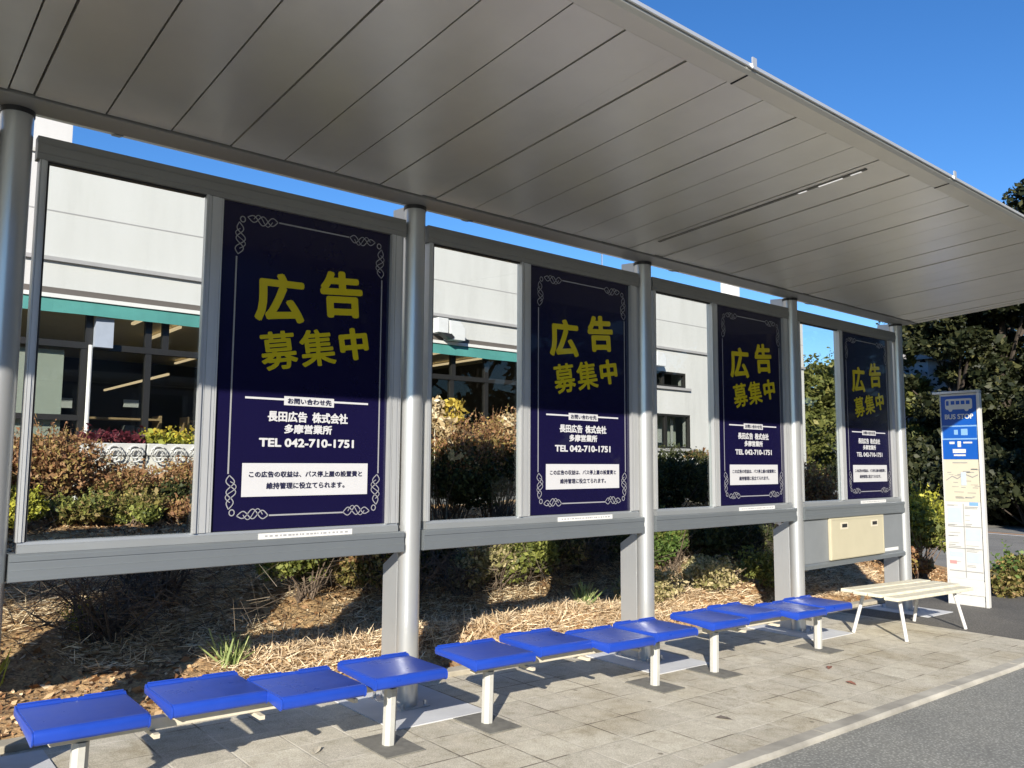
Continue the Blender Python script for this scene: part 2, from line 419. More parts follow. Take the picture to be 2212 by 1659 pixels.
# ------------------------------------------------------------------ mesh helpers
class MB:
    """collects simple shapes in world coordinates; build() links them as ONE mesh object"""
    def __init__(s):
        s.v, s.f = [], []
    def add(s, vs, fs):
        k = len(s.v)
        s.v += [tuple(x) for x in vs]
        s.f += [tuple(i + k for i in f) for f in fs]
        return s
    def box(s, x0, x1, y0, y1, z0, z1):
        vs = [(x, y, z) for z in (z0, z1) for y in (y0, y1) for x in (x0, x1)]
        return s.add(vs, [(0, 2, 3, 1), (4, 5, 7, 6), (0, 1, 5, 4), (2, 6, 7, 3), (0, 4, 6, 2), (1, 3, 7, 5)])
    def prism(s, prof, x0, x1, axis='x'):
        """closed profile extruded along an axis; profile is (y,z) for x, (x,z) for y, (x,y) for z"""
        n = len(prof)
        def P(a, t):
            return {'x': (t, a[0], a[1]), 'y': (a[0], t, a[1]), 'z': (a[0], a[1], t)}[axis]
        vs = [P(a, x0) for a in prof] + [P(a, x1) for a in prof]
        fs = [(i, (i + 1) % n, n + (i + 1) % n, n + i) for i in range(n)]
        fs += [tuple(range(n))[::-1], tuple(range(n, 2 * n))]
        return s.add(vs, fs)
    def tube(s, pts, rad, n=8, cap=True):
        pts = [Vector(p) for p in pts]
        if not isinstance(rad, (list, tuple)):
            rad = [rad] * len(pts)
        k = len(s.v)
        for i, p in enumerate(pts):
            d = (pts[min(i + 1, len(pts) - 1)] - pts[max(i - 1, 0)]).normalized()
            a = d.orthogonal().normalized() if abs(d.z) < 0.95 else Vector((1, 0, 0)).cross(d).normalized()
            b = d.cross(a)
            for j in range(n):
                t = 2 * math.pi * j / n
                s.v.append(tuple(p + (a * math.cos(t) + b * math.sin(t)) * rad[i]))
        for i in range(len(pts) - 1):
            for j in range(n):
                s.f.append((k + i * n + j, k + i * n + (j + 1) % n, k + (i + 1) * n + (j + 1) % n, k + (i + 1) * n + j))
        if cap:
            s.f.append(tuple(k + j for j in range(n))[::-1])
            s.f.append(tuple(k + (len(pts) - 1) * n + j for j in range(n)))
        return s
    def build(s, name, mat, parent=None, smooth=False, bevel=0.0, sharp=40):
        me = bpy.data.meshes.new(name)
        o0 = Vector((0, 0, 0))
        if parent is not None:
            q = parent
            while q is not None:
                o0 = o0 + q.location
                q = q.parent
        me.from_pydata([tuple(Vector(v) - o0) for v in s.v], [], s.f)
        bm = bmesh.new()
        bm.from_mesh(me)
        bmesh.ops.recalc_face_normals(bm, faces=bm.faces)
        if bevel:
            ed = [e for e in bm.edges if len(e.link_faces) == 2 and e.calc_face_angle(0) > 0.6]
            bmesh.ops.bevel(bm, geom=ed, offset=bevel, segments=2, profile=0.6, affect='EDGES', clamp_overlap=True)
        bm.to_mesh(me)
        bm.free()
        if smooth:
            me.polygons.foreach_set("use_smooth", [True] * len(me.polygons))
            for p in me.polygons:
                if p.area > 0.012 and len(p.vertices) > 3 and sharp < 40:
                    p.use_smooth = False
            try:
                me.set_sharp_from_angle(angle=R(sharp))
            except Exception:
                pass
        me.materials.append(M[mat])
        o = bpy.data.objects.new(name, me)
        COL.objects.link(o)
        if parent is not None:
            o.parent = parent
        return o

def tag(o, label=None, cat=None, group=None, kind=None):
    if label: o["label"] = label
    if cat: o["category"] = cat
    if group: o["group"] = group
    if kind: o["kind"] = kind
    return o

def empty(name, loc, label, cat, group=None):
    o = bpy.data.objects.new(name, None)
    COL.objects.link(o)
    o.location = loc
    o.empty_display_size = 0.2
    return tag(o, label, cat, group)

def copy_tree(o, parent=None):
    c = o.copy()
    COL.objects.link(c)
    if parent is not None:
        c.parent = parent
    for ch in [x for x in bpy.data.objects if x.parent == o]:
        copy_tree(ch, c)
    return c

def quads_obj(name, V, mat, tint, parent=None, per=4):
    """V: (n*per,3) array of polygons with per corners each, tint: n floats"""
    n = len(V) // per
    me = bpy.data.meshes.new(name)
    o0 = np.zeros(3)
    q = parent
    while q is not None:
        o0 = o0 + np.array(q.location)
        q = q.parent
    me.vertices.add(n * per)
    me.vertices.foreach_set("co", np.ascontiguousarray(V - o0, dtype=np.float32).ravel())
    me.loops.add(n * per)
    me.loops.foreach_set("vertex_index", np.arange(n * per, dtype=np.int32))
    me.polygons.add(n)
    me.polygons.foreach_set("loop_start", np.arange(0, n * per, per, dtype=np.int32))
    me.update(calc_edges=True)
    a = me.attributes.new("tint", 'FLOAT', 'FACE')
    a.data.foreach_set("value", np.asarray(tint, dtype=np.float32))
    me.materials.append(M[mat])
    o = bpy.data.objects.new(name, me)
    COL.objects.link(o)
    if parent is not None:
        o.parent = parent
    return o

RNG = np.random.default_rng(7)
def leaf_quads(P, size, elong=1.7, flat=0.0, up=None):
    """diamond-ish leaves at points P"""
    n = len(P)
    d = RNG.normal(size=(n, 3))
    if flat:
        d[:, 2] *= (1 - flat)
    d /= np.linalg.norm(d, axis=1)[:, None] + 1e-9
    e = RNG.normal(size=(n, 3))
    if flat:
        e[:, 2] *= (1 - flat)
    e -= (e * d).sum(1)[:, None] * d
    e /= np.linalg.norm(e, axis=1)[:, None] + 1e-9
    s = size * np.clip(RNG.lognormal(-.08, .42, n), .35, 2.4)[:, None]
    L = d * s * elong * 0.5
    W = e * s * 0.5
    nrm = np.cross(d, e)
    fold = nrm * s * 0.12
    V = np.stack([P - L, P + W * 0.9 + fold, P + L, P - W * 0.9 + fold], 1)
    return V.reshape(-1, 3)

def strip_quads(P, D, length, width):
    """thin blades from P along D"""
    n = len(P)
    D = D / (np.linalg.norm(D, axis=1)[:, None] + 1e-9)
    side = np.cross(D, RNG.normal(size=(n, 3)))
    side /= np.linalg.norm(side, axis=1)[:, None] + 1e-9
    w = (width * RNG.uniform(0.6, 1.4, n))[:, None]
    l = np.asarray(length).reshape(-1, 1) * np.ones((n, 1))
    V = np.stack([P - side * w * 0.5, P + side * w * 0.5, P + D * l + side * w * 0.2, P + D * l - side * w * 0.2], 1)
    return V.reshape(-1, 3)

def smooth_noise(x, y, seed=0):
    return (math.sin(1.7 * x + 0.9 * y + seed) + math.sin(-1.1 * x + 2.3 * y + 1.3 * seed + 1) +
            0.6 * math.sin(4.1 * x + 2.2 * y + seed * 2.1) + 0.5 * math.sin(3.3 * y - 4.7 * x + seed)) / 3.1

# ------------------------------------------------------------------ setting: ground, road, pavement, bank
SL = 0.026
def gz(x):
    x = min(max(x, -30.0), 42.0)
    return 0.18 - SL * x

def sheet(name, x0, x1, y0, y1, dz, mat, kind='structure', nx=None, label=None, thick=0.0):
    xs = sorted(set([x0, x1] + [t for t in (-30.0, 42.0) if x0 < t < x1]))
    b = MB()
    vs, fs = [], []
    for x in xs:
        vs += [(x, y0, gz(x) + dz), (x, y1, gz(x) + dz)]
    for i in range(len(xs) - 1):
        fs.append((2 * i, 2 * i + 2, 2 * i + 3, 2 * i + 1))
    b.add(vs, fs)
    o = b.build(name, mat)
    tag(o, kind=kind)
    return o

sheet("ground", -400, 600, -400, 500, -0.30, 'terrain')
KY = -1.82           # road side of the kerb
sheet("road", -60, 17.5, -10.5, KY - 0.002, -0.025, 'asphalt')
sheet("far_verge", -60, 70, -40, -10.5, 0.02, 'terrain')
sheet("corner_verge", 17.5, 70, -10.5, KY - 0.002, 0.03, 'terrain')
kb = MB()
_x = -14.0
_rk = random.Random(4)
while _x < 13:
    _t = _rk.uniform(-.002, .002)
    _j = _rk.uniform(-.003, .003)
    kb.prism([(KY + _j, -0.30), (KY + 0.098, -0.30), (KY + 0.098, _t), (KY + 0.014 + _j, _t), (KY + _j, -0.014)], _x + .002, _x + .598)
    _x += .6
ko = kb.build("kerb", 'kerb')
for v in ko.data.vertices:
    v.co.z += gz(v.co.x) + 0.003
tag(ko, kind='structure')
sheet("pavement", -14, 7.62, KY + 0.10, 0.42, 0.0, 'paving')
sheet("asphalt_path", 7.62, 40, KY + 0.10, 0.42, 0.0, 'asphalt_walk')
eb = MB()
eb.box(-14, 8.9, 0.42, 0.54, -0.3, 0.035)
eo = eb.build("edging_strip", 'edging', bevel=0.008)
for v in eo.data.vertices:
    v.co.z += gz(v.co.x)
tag(eo, kind='structure')
sheet("side_road", 13.2, 60, 0.42, 30, -0.004, 'asphalt_far')
lo = MB(); lo.add([(25.0, 0.6, gz(25) + .004), (25.25, 0.6, gz(25.25) + .004), (27.4, 9.0, gz(27.4) + .004), (27.1, 9.0, gz(27.1) + .004)], [(0, 1, 2, 3)])
tag(lo.build("white_road_line", 'line_white'), kind='structure')
lo = MB(); lo.add([(25.6, 0.6, gz(25.6) + .004), (25.9, 0.6, gz(25.9) + .004), (28.0, 9.0, gz(28.0) + .004), (27.7, 9.0, gz(27.7) + .004)], [(0, 1, 2, 3)])
tag(lo.build("orange_road_line", 'line_orange'), kind='structure')

def bank_z(x, y):
    t = y - 0.54
    prof = np.interp(t, [0, 0.15, 0.6, 1.1, 1.8, 2.6, 3.6, 6.5], [0.02, 0.07, 0.17, 0.33, 0.62, 0.86, 0.98, 1.02])
    fade = 1.0 if x < 9.5 else max(0.0, 1 - (x - 9.5) / 5.0)
    if 0.9 < x < 8.2 and 0 < t < 1.1:
        prof += (0.10 + 0.05 * smooth_noise(x * 1.9, 0.4, 6)) * math.exp(-((t - 0.42) / 0.22) ** 2) * min(1, (x - .9) * 2) * min(1, t / .15)
    base = gz(x) * max(0, 1 - t / 3.0)
    return base + prof * fade + 0.05 * smooth_noise(x * 2.2, y * 2.2, 3) * min(1, t * 2) * fade + (gz(x) * (1 - max(0, 1 - t / 3.0))) * (1 - fade)

def grid(name, x0, x1, nx, y0, y1, ny, zf, mat):
    xs, ys = np.linspace(x0, x1, nx), np.linspace(y0, y1, ny)
    b = MB()
    vs = [(x, y, zf(x, y)) for x in xs for y in ys]
    fs = [(i * ny + j, (i + 1) * ny + j, (i + 1) * ny + j + 1, i * ny + j + 1) for i in range(nx - 1) for j in range(ny - 1)]
    b.add(vs, fs)
    return tag(b.build(name, mat, smooth=True), kind='structure')
grid("bank", -14, 13.2, 220, 0.54, 5.3, 58, bank_z, 'soil')
fc = MB()
fc.add([(-14, 5.25, 1.0), (18.6, 5.25, 0.90), (18.6, 8, 0.98), (-14, 8, 1.0)], [(0, 1, 2, 3)])
tag(fc.build("forecourt", 'forecourt'), kind='structure')
# wooded slope far behind on the right
def hill_z(x, y):
    r = math.hypot(x - 0, y + 4)
    return gz(x) - 0.25 + max(0, (r - 40)) * 0.16 + 0.3 * smooth_noise(x * .3, y * .3, 5)
grid("wooded_slope", 30, 110, 40, -6, 70, 40, hill_z, 'terrain')

# concrete pads cast round the shelter posts
POLES = [-2.674, -0.462, 1.750, 3.962, 6.174, 8.386 + 0.06]
# ------------------------------------------------------------------ bus shelter
sh = empty("bus_shelter", (1.75, 0, gz(1.75)), "long silver bus shelter with round posts, glass panes and a grey plank roof", "bus shelter")
ROOF_X0, ROOF_X1 = -6.6, 8.58
def rz(y):           # underside of the roof rises towards the road
    return 3.245 - 0.07 * (y + 0.05)
YR, YI, YF = -0.205, -2.16, -2.275
cl = MB()
def plank(x0, x1, dz=0.0):
    cl.add([(x0, YI, rz(YI) + dz), (x1, YI, rz(YI) + dz), (x1, YR, rz(YR) + dz), (x0, YR, rz(YR) + dz),
            (x0, YI, rz(YI) + .03), (x1, YI, rz(YI) + .03), (x1, YR, rz(YR) + .03), (x0, YR, rz(YR) + .03)],
           [(0, 3, 2, 1), (4, 5, 6, 7), (0, 1, 5, 4), (1, 2, 6, 5), (2, 3, 7, 6), (3, 0, 4, 7)])
GAP = 0.0045
x = -0.43 - 2.2 * 3
stp = MB()
while x < ROOF_X1 - 0.2:
    for k in range(7):
        a, b_ = x + 0.3 * k, x + 0.3 * (k + 1)
        if b_ <= ROOF_X0 or a >= ROOF_X1 - 0.12: continue
        plank(max(a, ROOF_X0) + GAP, min(b_, ROOF_X1 - 0.12) - GAP, 0.0015 * ((k * 7) % 3))
    a, b_ = x + 2.1, x + 2.2
    if a > ROOF_X0 and b_ < ROOF_X1 - 0.12:
        plank(a + GAP, b_ - GAP, 0.006)
    x += 2.2
cl.build("ceiling", 'ceiling', sh)
rf = MB()          # the roof body: closed box above the planks
rf.add([(ROOF_X0, YI, rz(YI) + .031), (ROOF_X1 - .1, YI, rz(YI) + .031), (ROOF_X1 - .1, YR, rz(YR) + .031), (ROOF_X0, YR, rz(YR) + .031),
        (ROOF_X0, YI, rz(YI) + .10), (ROOF_X1 - .1, YI, rz(YI) + .10), (ROOF_X1 - .1, YR, rz(YR) + .16), (ROOF_X0, YR, rz(YR) + .16)],
       [(0, 3, 2, 1), (4, 5, 6, 7), (0, 1, 5, 4), (1, 2, 6, 5), (2, 3, 7, 6), (3, 0, 4, 7)])
rf.build("roof", 'dark_gap', sh)
fe = MB()          # front lip
zi, zf_ = rz(YI), rz(YF)
fe.prism([(YI - .002, zi - .006), (YF + .02, zf_ - .006), (YF, zf_ + .006), (YF - .003, zf_ + .034), (YF + .008, zf_ + .046), (YI - .002, zi + .085)], ROOF_X0, ROOF_X1)
fe.build("front_edge", 'roof_edge', sh, bevel=0.004)
dr = MB()
dr.prism([(YF - .006, zf_ + .014), (YF - .012, zf_ + .016), (YF - .012, zf_ + .032), (YF - .006, zf_ + .034)], ROOF_X0, ROOF_X1)
dr.build("drip_trim", 'alu_frame', sh)
for xj in (-4.52, -2.3, -0.1, 2.09, 4.30, 6.52):
    jm = MB()
    jm.prism([(YI - .004, rz(YI) - .0085), (YF + .02, rz(YF) - .0085), (YF + .02, rz(YF) + .003), (YI - .004, rz(YI) + .003)], xj - .005, xj + .005)
    jm.build("edge_joint", 'dark_gap', sh)
    jm = MB()
    jm.box(xj - .016, xj + .016, YF - .020, YF - .013, zf_ + .008, zf_ + .062)
    jm.build("edge_clip", 'alu_bright', sh)
ee = MB()          # right end strip
ee.add([(ROOF_X1 - .115, YI, rz(YI) - .004), (ROOF_X1, YI, rz(YI) - .004), (ROOF_X1, YR, rz(YR) - .004), (ROOF_X1 - .115, YR, rz(YR) - .004),
        (ROOF_X1 - .115, YI, rz(YI) + .13), (ROOF_X1, YI, rz(YI) + .11), (ROOF_X1, YR, rz(YR) + .165), (ROOF_X1 - .115, YR, rz(YR) + .17)],
       [(0, 3, 2, 1), (4, 5, 6, 7), (0, 1, 5, 4), (1, 2, 6, 5), (2, 3, 7, 6), (3, 0, 4, 7)])
ee.build("end_edge", 'roof_edge', sh, bevel=0.004)
rb = MB()          # rear beam and gutter
rb.prism([(YR + .014, 3.246), (-0.01, 3.246), (0.0, 3.256), (0.0, 3.43), (YR + .014, 3.43)], ROOF_X0, ROOF_X1)
rb.build("rear_beam", 'alu_header', sh, bevel=0.004)
gt = MB()
gt.prism([(0.003, 3.252), (0.075, 3.268), (0.115, 3.30), (0.125, 3.44), (0.003, 3.44)], ROOF_X0, ROOF_X1)
gt.build("gutter", 'alu_frame', sh, bevel=0.004)
for xj in (-2.2, -0.02, 2.2, 4.42, 6.62):
    g_ = MB()
    g_.prism([(0.003, 3.247), (0.078, 3.263), (0.119, 3.297), (0.129, 3.44), (0.12, 3.44), (0.1, 3.30), (0.003, 3.256)], xj - .02, xj + .02)
    g_.build("gutter_joint", 'alu_beam', sh)
ll = MB()          # slim dark strip let into the planks
xl = 3.63
ll.add([(xl - .012, -2.05, rz(-2.05) - .006), (xl + .012, -2.05, rz(-2.05) - .006), (xl + .012, -0.45, rz(-.45) - .006), (xl - .012, -0.45, rz(-.45) - .006),
        (xl - .012, -2.05, rz(-2.05) + .01), (xl + .012, -2.05, rz(-2.05) + .01), (xl + .012, -0.45, rz(-.45) + .01), (xl - .012, -0.45, rz(-.45) + .01)],
       [(0, 3, 2, 1), (4, 5, 6, 7), (0, 1, 5, 4), (1, 2, 6, 5), (2, 3, 7, 6), (3, 0, 4, 7)])
slot = ll.build("linear_luminaire", 'base_plate', sh)
for (ya, yb) in ((-2.02, -1.95), (-1.90, -1.74), (-1.66, -1.60)):
    l2 = MB()
    l2.add([(xl - .009, ya, rz(ya) - .009), (xl + .009, ya, rz(ya) - .009), (xl + .009, yb, rz(yb) - .009), (xl - .009, yb, rz(yb) - .009)], [(0, 3, 2, 1)])
    l2.build("lamp_cover", 'led', slot)  # glow added so the pale bits in the seam stay bright

PR = 0.069
for i, px in enumerate(POLES):
    g0 = gz(px)
    b = MB()
    b.tube([(px, 0, g0), (px, 0, 3.25)], PR, 28)
    po = b.build("post", 'alu_post', sh, smooth=True)
    c = MB(); c.tube([(px, 0, 3.222), (px, 0, 3.246)], PR + .004, 28); c.build("post_cap", 'black', po, smooth=True)  # black ring stands in for the shadow at the post top
    w = MB()       # web plate behind the post, its top cut off at a slant
    w.prism([(0.045, g0), (0.215, g0), (0.215, 0.965), (0.062, 1.062), (0.045, 1.062)], px - .055, px + .055)
    w.build("web_plate", 'alu_web', sh, bevel=0.004)
    k = MB()
    k.box(px - .028, px + .028, 0.055, 0.115, 1.09, 3.25)
    k.build("rear_upright", 'alu_frame', sh)
    k = MB()
    k.prism([(0.03, 3.13), (0.19, 3.19), (0.19, 3.262), (0.03, 3.25)], px - .045, px + .045)
    k.build("roof_bracket", 'alu_bright', sh)
    f = MB(); f.box(px - .105, px + .105, -0.105, 0.26, g0, g0 + .012)
    fo = f.build("foot_plate", 'alu_web', sh, bevel=0.003)
    for (dx, dy) in ((-.082, -.082), (.082, -.082), (-.082, .24), (.082, .24)):
        n_ = MB(); n_.tube([(px + dx, dy, g0 + .012), (px + dx, dy, g0 + .04)], .011, 6); n_.build("anchor_bolt", 'steel', fo)
    pd = MB()
    pd.box(px - .31, px + .33, -0.37, 0.36, -0.3, 0.006)
    pad = pd.build("concrete_pad", 'new_concrete')
    for v in pad.data.vertices:
        v.co.z += gz(v.co.x)
    tag(pad, kind='structure')

# frames between the posts
ZB0, ZB1, ZS, ZT, ZH = 1.07, 1.190, 1.240, 3.030, 3.140
HAS_POSTER = [1, 1, 1, 1, 1]
def bays():
    for k in range(5):
        x0, x1 = POLES[k], POLES[k + 1]
        o = x0 + 0.462
        L, Rr = x0 + PR + .016, x1 - PR - .016
        b = MB()               # lower beam: three drawn steps
        b.prism([(-.062, ZB0), (-.055, ZB0 - .004), (.05, ZB0 - .004), (.05, ZB1), (-.055, ZB1), (-.062, ZB1 - .006),
                 (-.062, 1.158), (-.057, 1.156), (-.057, 1.118), (-.062, 1.116)], L - .012, Rr + .012)
        b.build("lower_beam", 'alu_beam', sh)
        b = MB()
        b.prism([(-.036, ZB1 + .001), (.04, ZB1 + .001), (.04, ZS), (-.022, ZS), (-.026, ZS - .012), (-.036, ZS - .016)], L + .02, Rr - .02)
        b.build("sill", 'alu_sill', sh)
        b = MB()
        b.prism([(-.032, ZT), (-.022, ZT - .001), (.03, ZT), (.032, ZH), (-.032, ZH), (-.032, ZT + .075), (-.038, ZT + .072), (-.038, ZT + .03), (-.032, ZT + .028)], L, Rr)
        b.build("header", 'alu_header', sh)
        def stile(a, c, nm='stile', y0=-.032):
            s = MB(); w_ = c - a
            s.prism([(a, y0), (a + w_ * .16, y0), (a + w_ * .16, y0 + .007), (a + w_ * .22, y0 + .007), (a + w_ * .22, y0),
                     (a + w_ * .62, y0), (a + w_ * .64, y0 + .005), (a + w_ * .86, y0 + .005), (a + w_ * .86, y0 + .011), (a + w_ * .91, y0 + .011), (a + w_ * .91, y0 + .005),
                     (c, y0 + .005), (c, .032), (a, .032)], ZS + .001, ZT - .002, 'z')
            return s.build(nm, 'alu_frame', sh)
        stile(L + .012, L + .046)
        stile(o + .432, o + .512, 'mullion', -.030)
        stile(o + 1.580, o + 1.652)
        s = MB(); s.box(o + .416, o + .430, -.040, -.004, ZS + .001, ZT - .002); s.build("glazing_bead", 'alu_bright', sh)
        s = MB(); s.box(o + 1.564, o + 1.579, -.036, -.006, ZS + .001, ZT - .002); s.build("glazing_bead", 'alu_bright', sh)
        s = MB()
        s.box(L + .047, L + .056, -.02, .012, ZS + .001, ZT - .002)
        s.box(L + .0565, o + .4150, -.02, .012, ZT - .011, ZT - .002)
        s.build("gasket", 'gasket', sh)
        g = MB(); g.box(L + .058, o + .414, -.008, .000, ZS + .002, ZT - .013)
        g.build("pane", 'glass', sh)
        pb = MB(); pb.box(o + .513, o + 1.5635, -.005, .028, ZS + .002, ZT - .002)
        pb.build("poster_backing", 'grey_panel', sh)
        st = MB(); st.box(o + .765, o + 1.331, -.0395, -.0375, 1.191, 1.2225)
        stk = st.build("notice_strip", 'sticker', sh)
        t = MB()
        rr = random.Random(5)
        xx = o + .80
        while xx < o + 1.29:
            w_ = rr.uniform(.008, .02)
            t.box(xx, xx + w_, -.0403, -.0397, 1.2025, 1.212)
            xx += w_ + rr.uniform(.004, .014)
        t.build("strip_lettering", 'grey_ink', stk)
bays()
# bottom panel of the last bay, with its cream cover
xa, xb = POLES[4] + PR + .016, POLES[5] - PR - .016
b = MB(); b.box(xa, xb, -.03, .03, 0.637, ZB0 - .006); b.build("infill_panel", 'grey_panel', sh)
b = MB(); b.prism([(-.05, .585), (.04, .585), (.04, .635), (-.036, .635), (-.05, .62)], xa - .01, xb + .01); b.build("bottom_rail", 'alu_beam', sh)
cv = MB(); cv.box(6.715, 7.850, -.062, -.031, 0.645, 1.062)
cvo = cv.build("service_cover", 'cream_panel', sh, bevel=0.006)
b = MB()
for (x0_, x1_, z0_, z1_) in ((6.728, 7.837, 1.043, 1.053), (6.728, 7.837, .654, .664), (6.728, 6.738, .664, 1.043), (7.827, 7.837, .664, 1.043)):
    b.box(x0_, x1_, -.066, -.0625, z0_, z1_)
b.build("cover_rim", 'cream_panel', cvo)
for xc in (6.985, 7.63):
    b = MB(); b.box(xc - .075, xc + .075, -.065, -.0625, .945, 1.015); b.build("latch_plate", 'rail', cvo, bevel=0.001)
    b = MB(); b.box(xc - .048, xc + .048, -.071, -.0655, .965, 1.000); b.build("latch", 'black', cvo, bevel=0.002)
b = MB(); b.box(7.92, 8.235, -.0335, -.0305, .655, .690); b.build("notice_strip", 'sticker', sh)

# ------------------------------------------------------------------ lettering
def glyph_mesh(txt, off=0.0, space=1.0):
    c = bpy.data.curves.new("lettering", 'FONT')
    c.body = txt
    c.offset = off
    c.space_character = space
    c.resolution_u = 3
    t = bpy.data.objects.new("lettering", c)
    COL.objects.link(t)
    dg = bpy.context.evaluated_depsgraph_get()
    me = bpy.data.meshes.new_from_object(t.evaluated_get(dg))
    vs = [v.co.copy() for v in me.vertices]
    fs = [tuple(p.vertices) for p in me.polygons]
    bpy.data.objects.remove(t)
    bpy.data.curves.remove(c)
    bpy.data.meshes.remove(me)
    return vs, fs

_glyphs = {}
def letter(mb, txt, x0, x1, z0, z1, y, bold=0.0, rot=0.0, frame=None):
    """fit txt in the box x0..x1, z0..z1 of a plane facing -y (frame maps (s,z,depth) to world);
    bold: stroke gain in metres, made of shifted copies a hair apart in depth"""
    if txt not in _glyphs:
        _glyphs[txt] = glyph_mesh(txt)
    vs, fs = _glyphs[txt]
    ax = [v.x for v in vs]; ay = [v.y for v in vs]
    bx0, bx1, by0, by1 = min(ax), max(ax), min(ay), max(ay)
    cx, cz = (x0 + x1) / 2, (z0 + z1) / 2
    cr, sr = math.cos(R(rot)), math.sin(R(rot))
    offs = [(0, 0)] if not bold else [(0, 0), (1, 0), (-1, 0), (0, .8), (0, -.8), (.7, .6), (-.7, .6), (.7, -.6), (-.7, -.6)]
    w, h = (x1 - x0) - 2 * bold, (z1 - z0) - 1.6 * bold
    for k, (ox_, oz_) in enumerate(offs):
        out = []
        for v in vs:
            s = ((v.x - bx0) / (bx1 - bx0) - .5) * w + ox_ * bold
            t = ((v.y - by0) / (by1 - by0) - .5) * h + oz_ * bold
            X, Z = cx + s * cr - t * sr, cz + s * sr + t * cr
            d = y - .00012 * k
            out.append((X, d, Z) if frame is None else frame(X, Z, d))
        mb.add(out, fs)

def ribbon(mb, pts, w, y):
    n = len(pts)
    for i in range(n - 1):
        (xa_, za_), (xb_, zb_) = pts[i], pts[i + 1]
        dx, dz = xb_ - xa_, zb_ - za_
        l = math.hypot(dx, dz) or 1
        ex, ez = -dz / l * w / 2, dx / l * w / 2
        mb.add([(xa_ - ex, y, za_ - ez), (xb_ - ex, y, zb_ - ez), (xb_ + ex, y, zb_ + ez), (xa_ + ex, y, za_ + ez)], [(0, 1, 2, 3)])

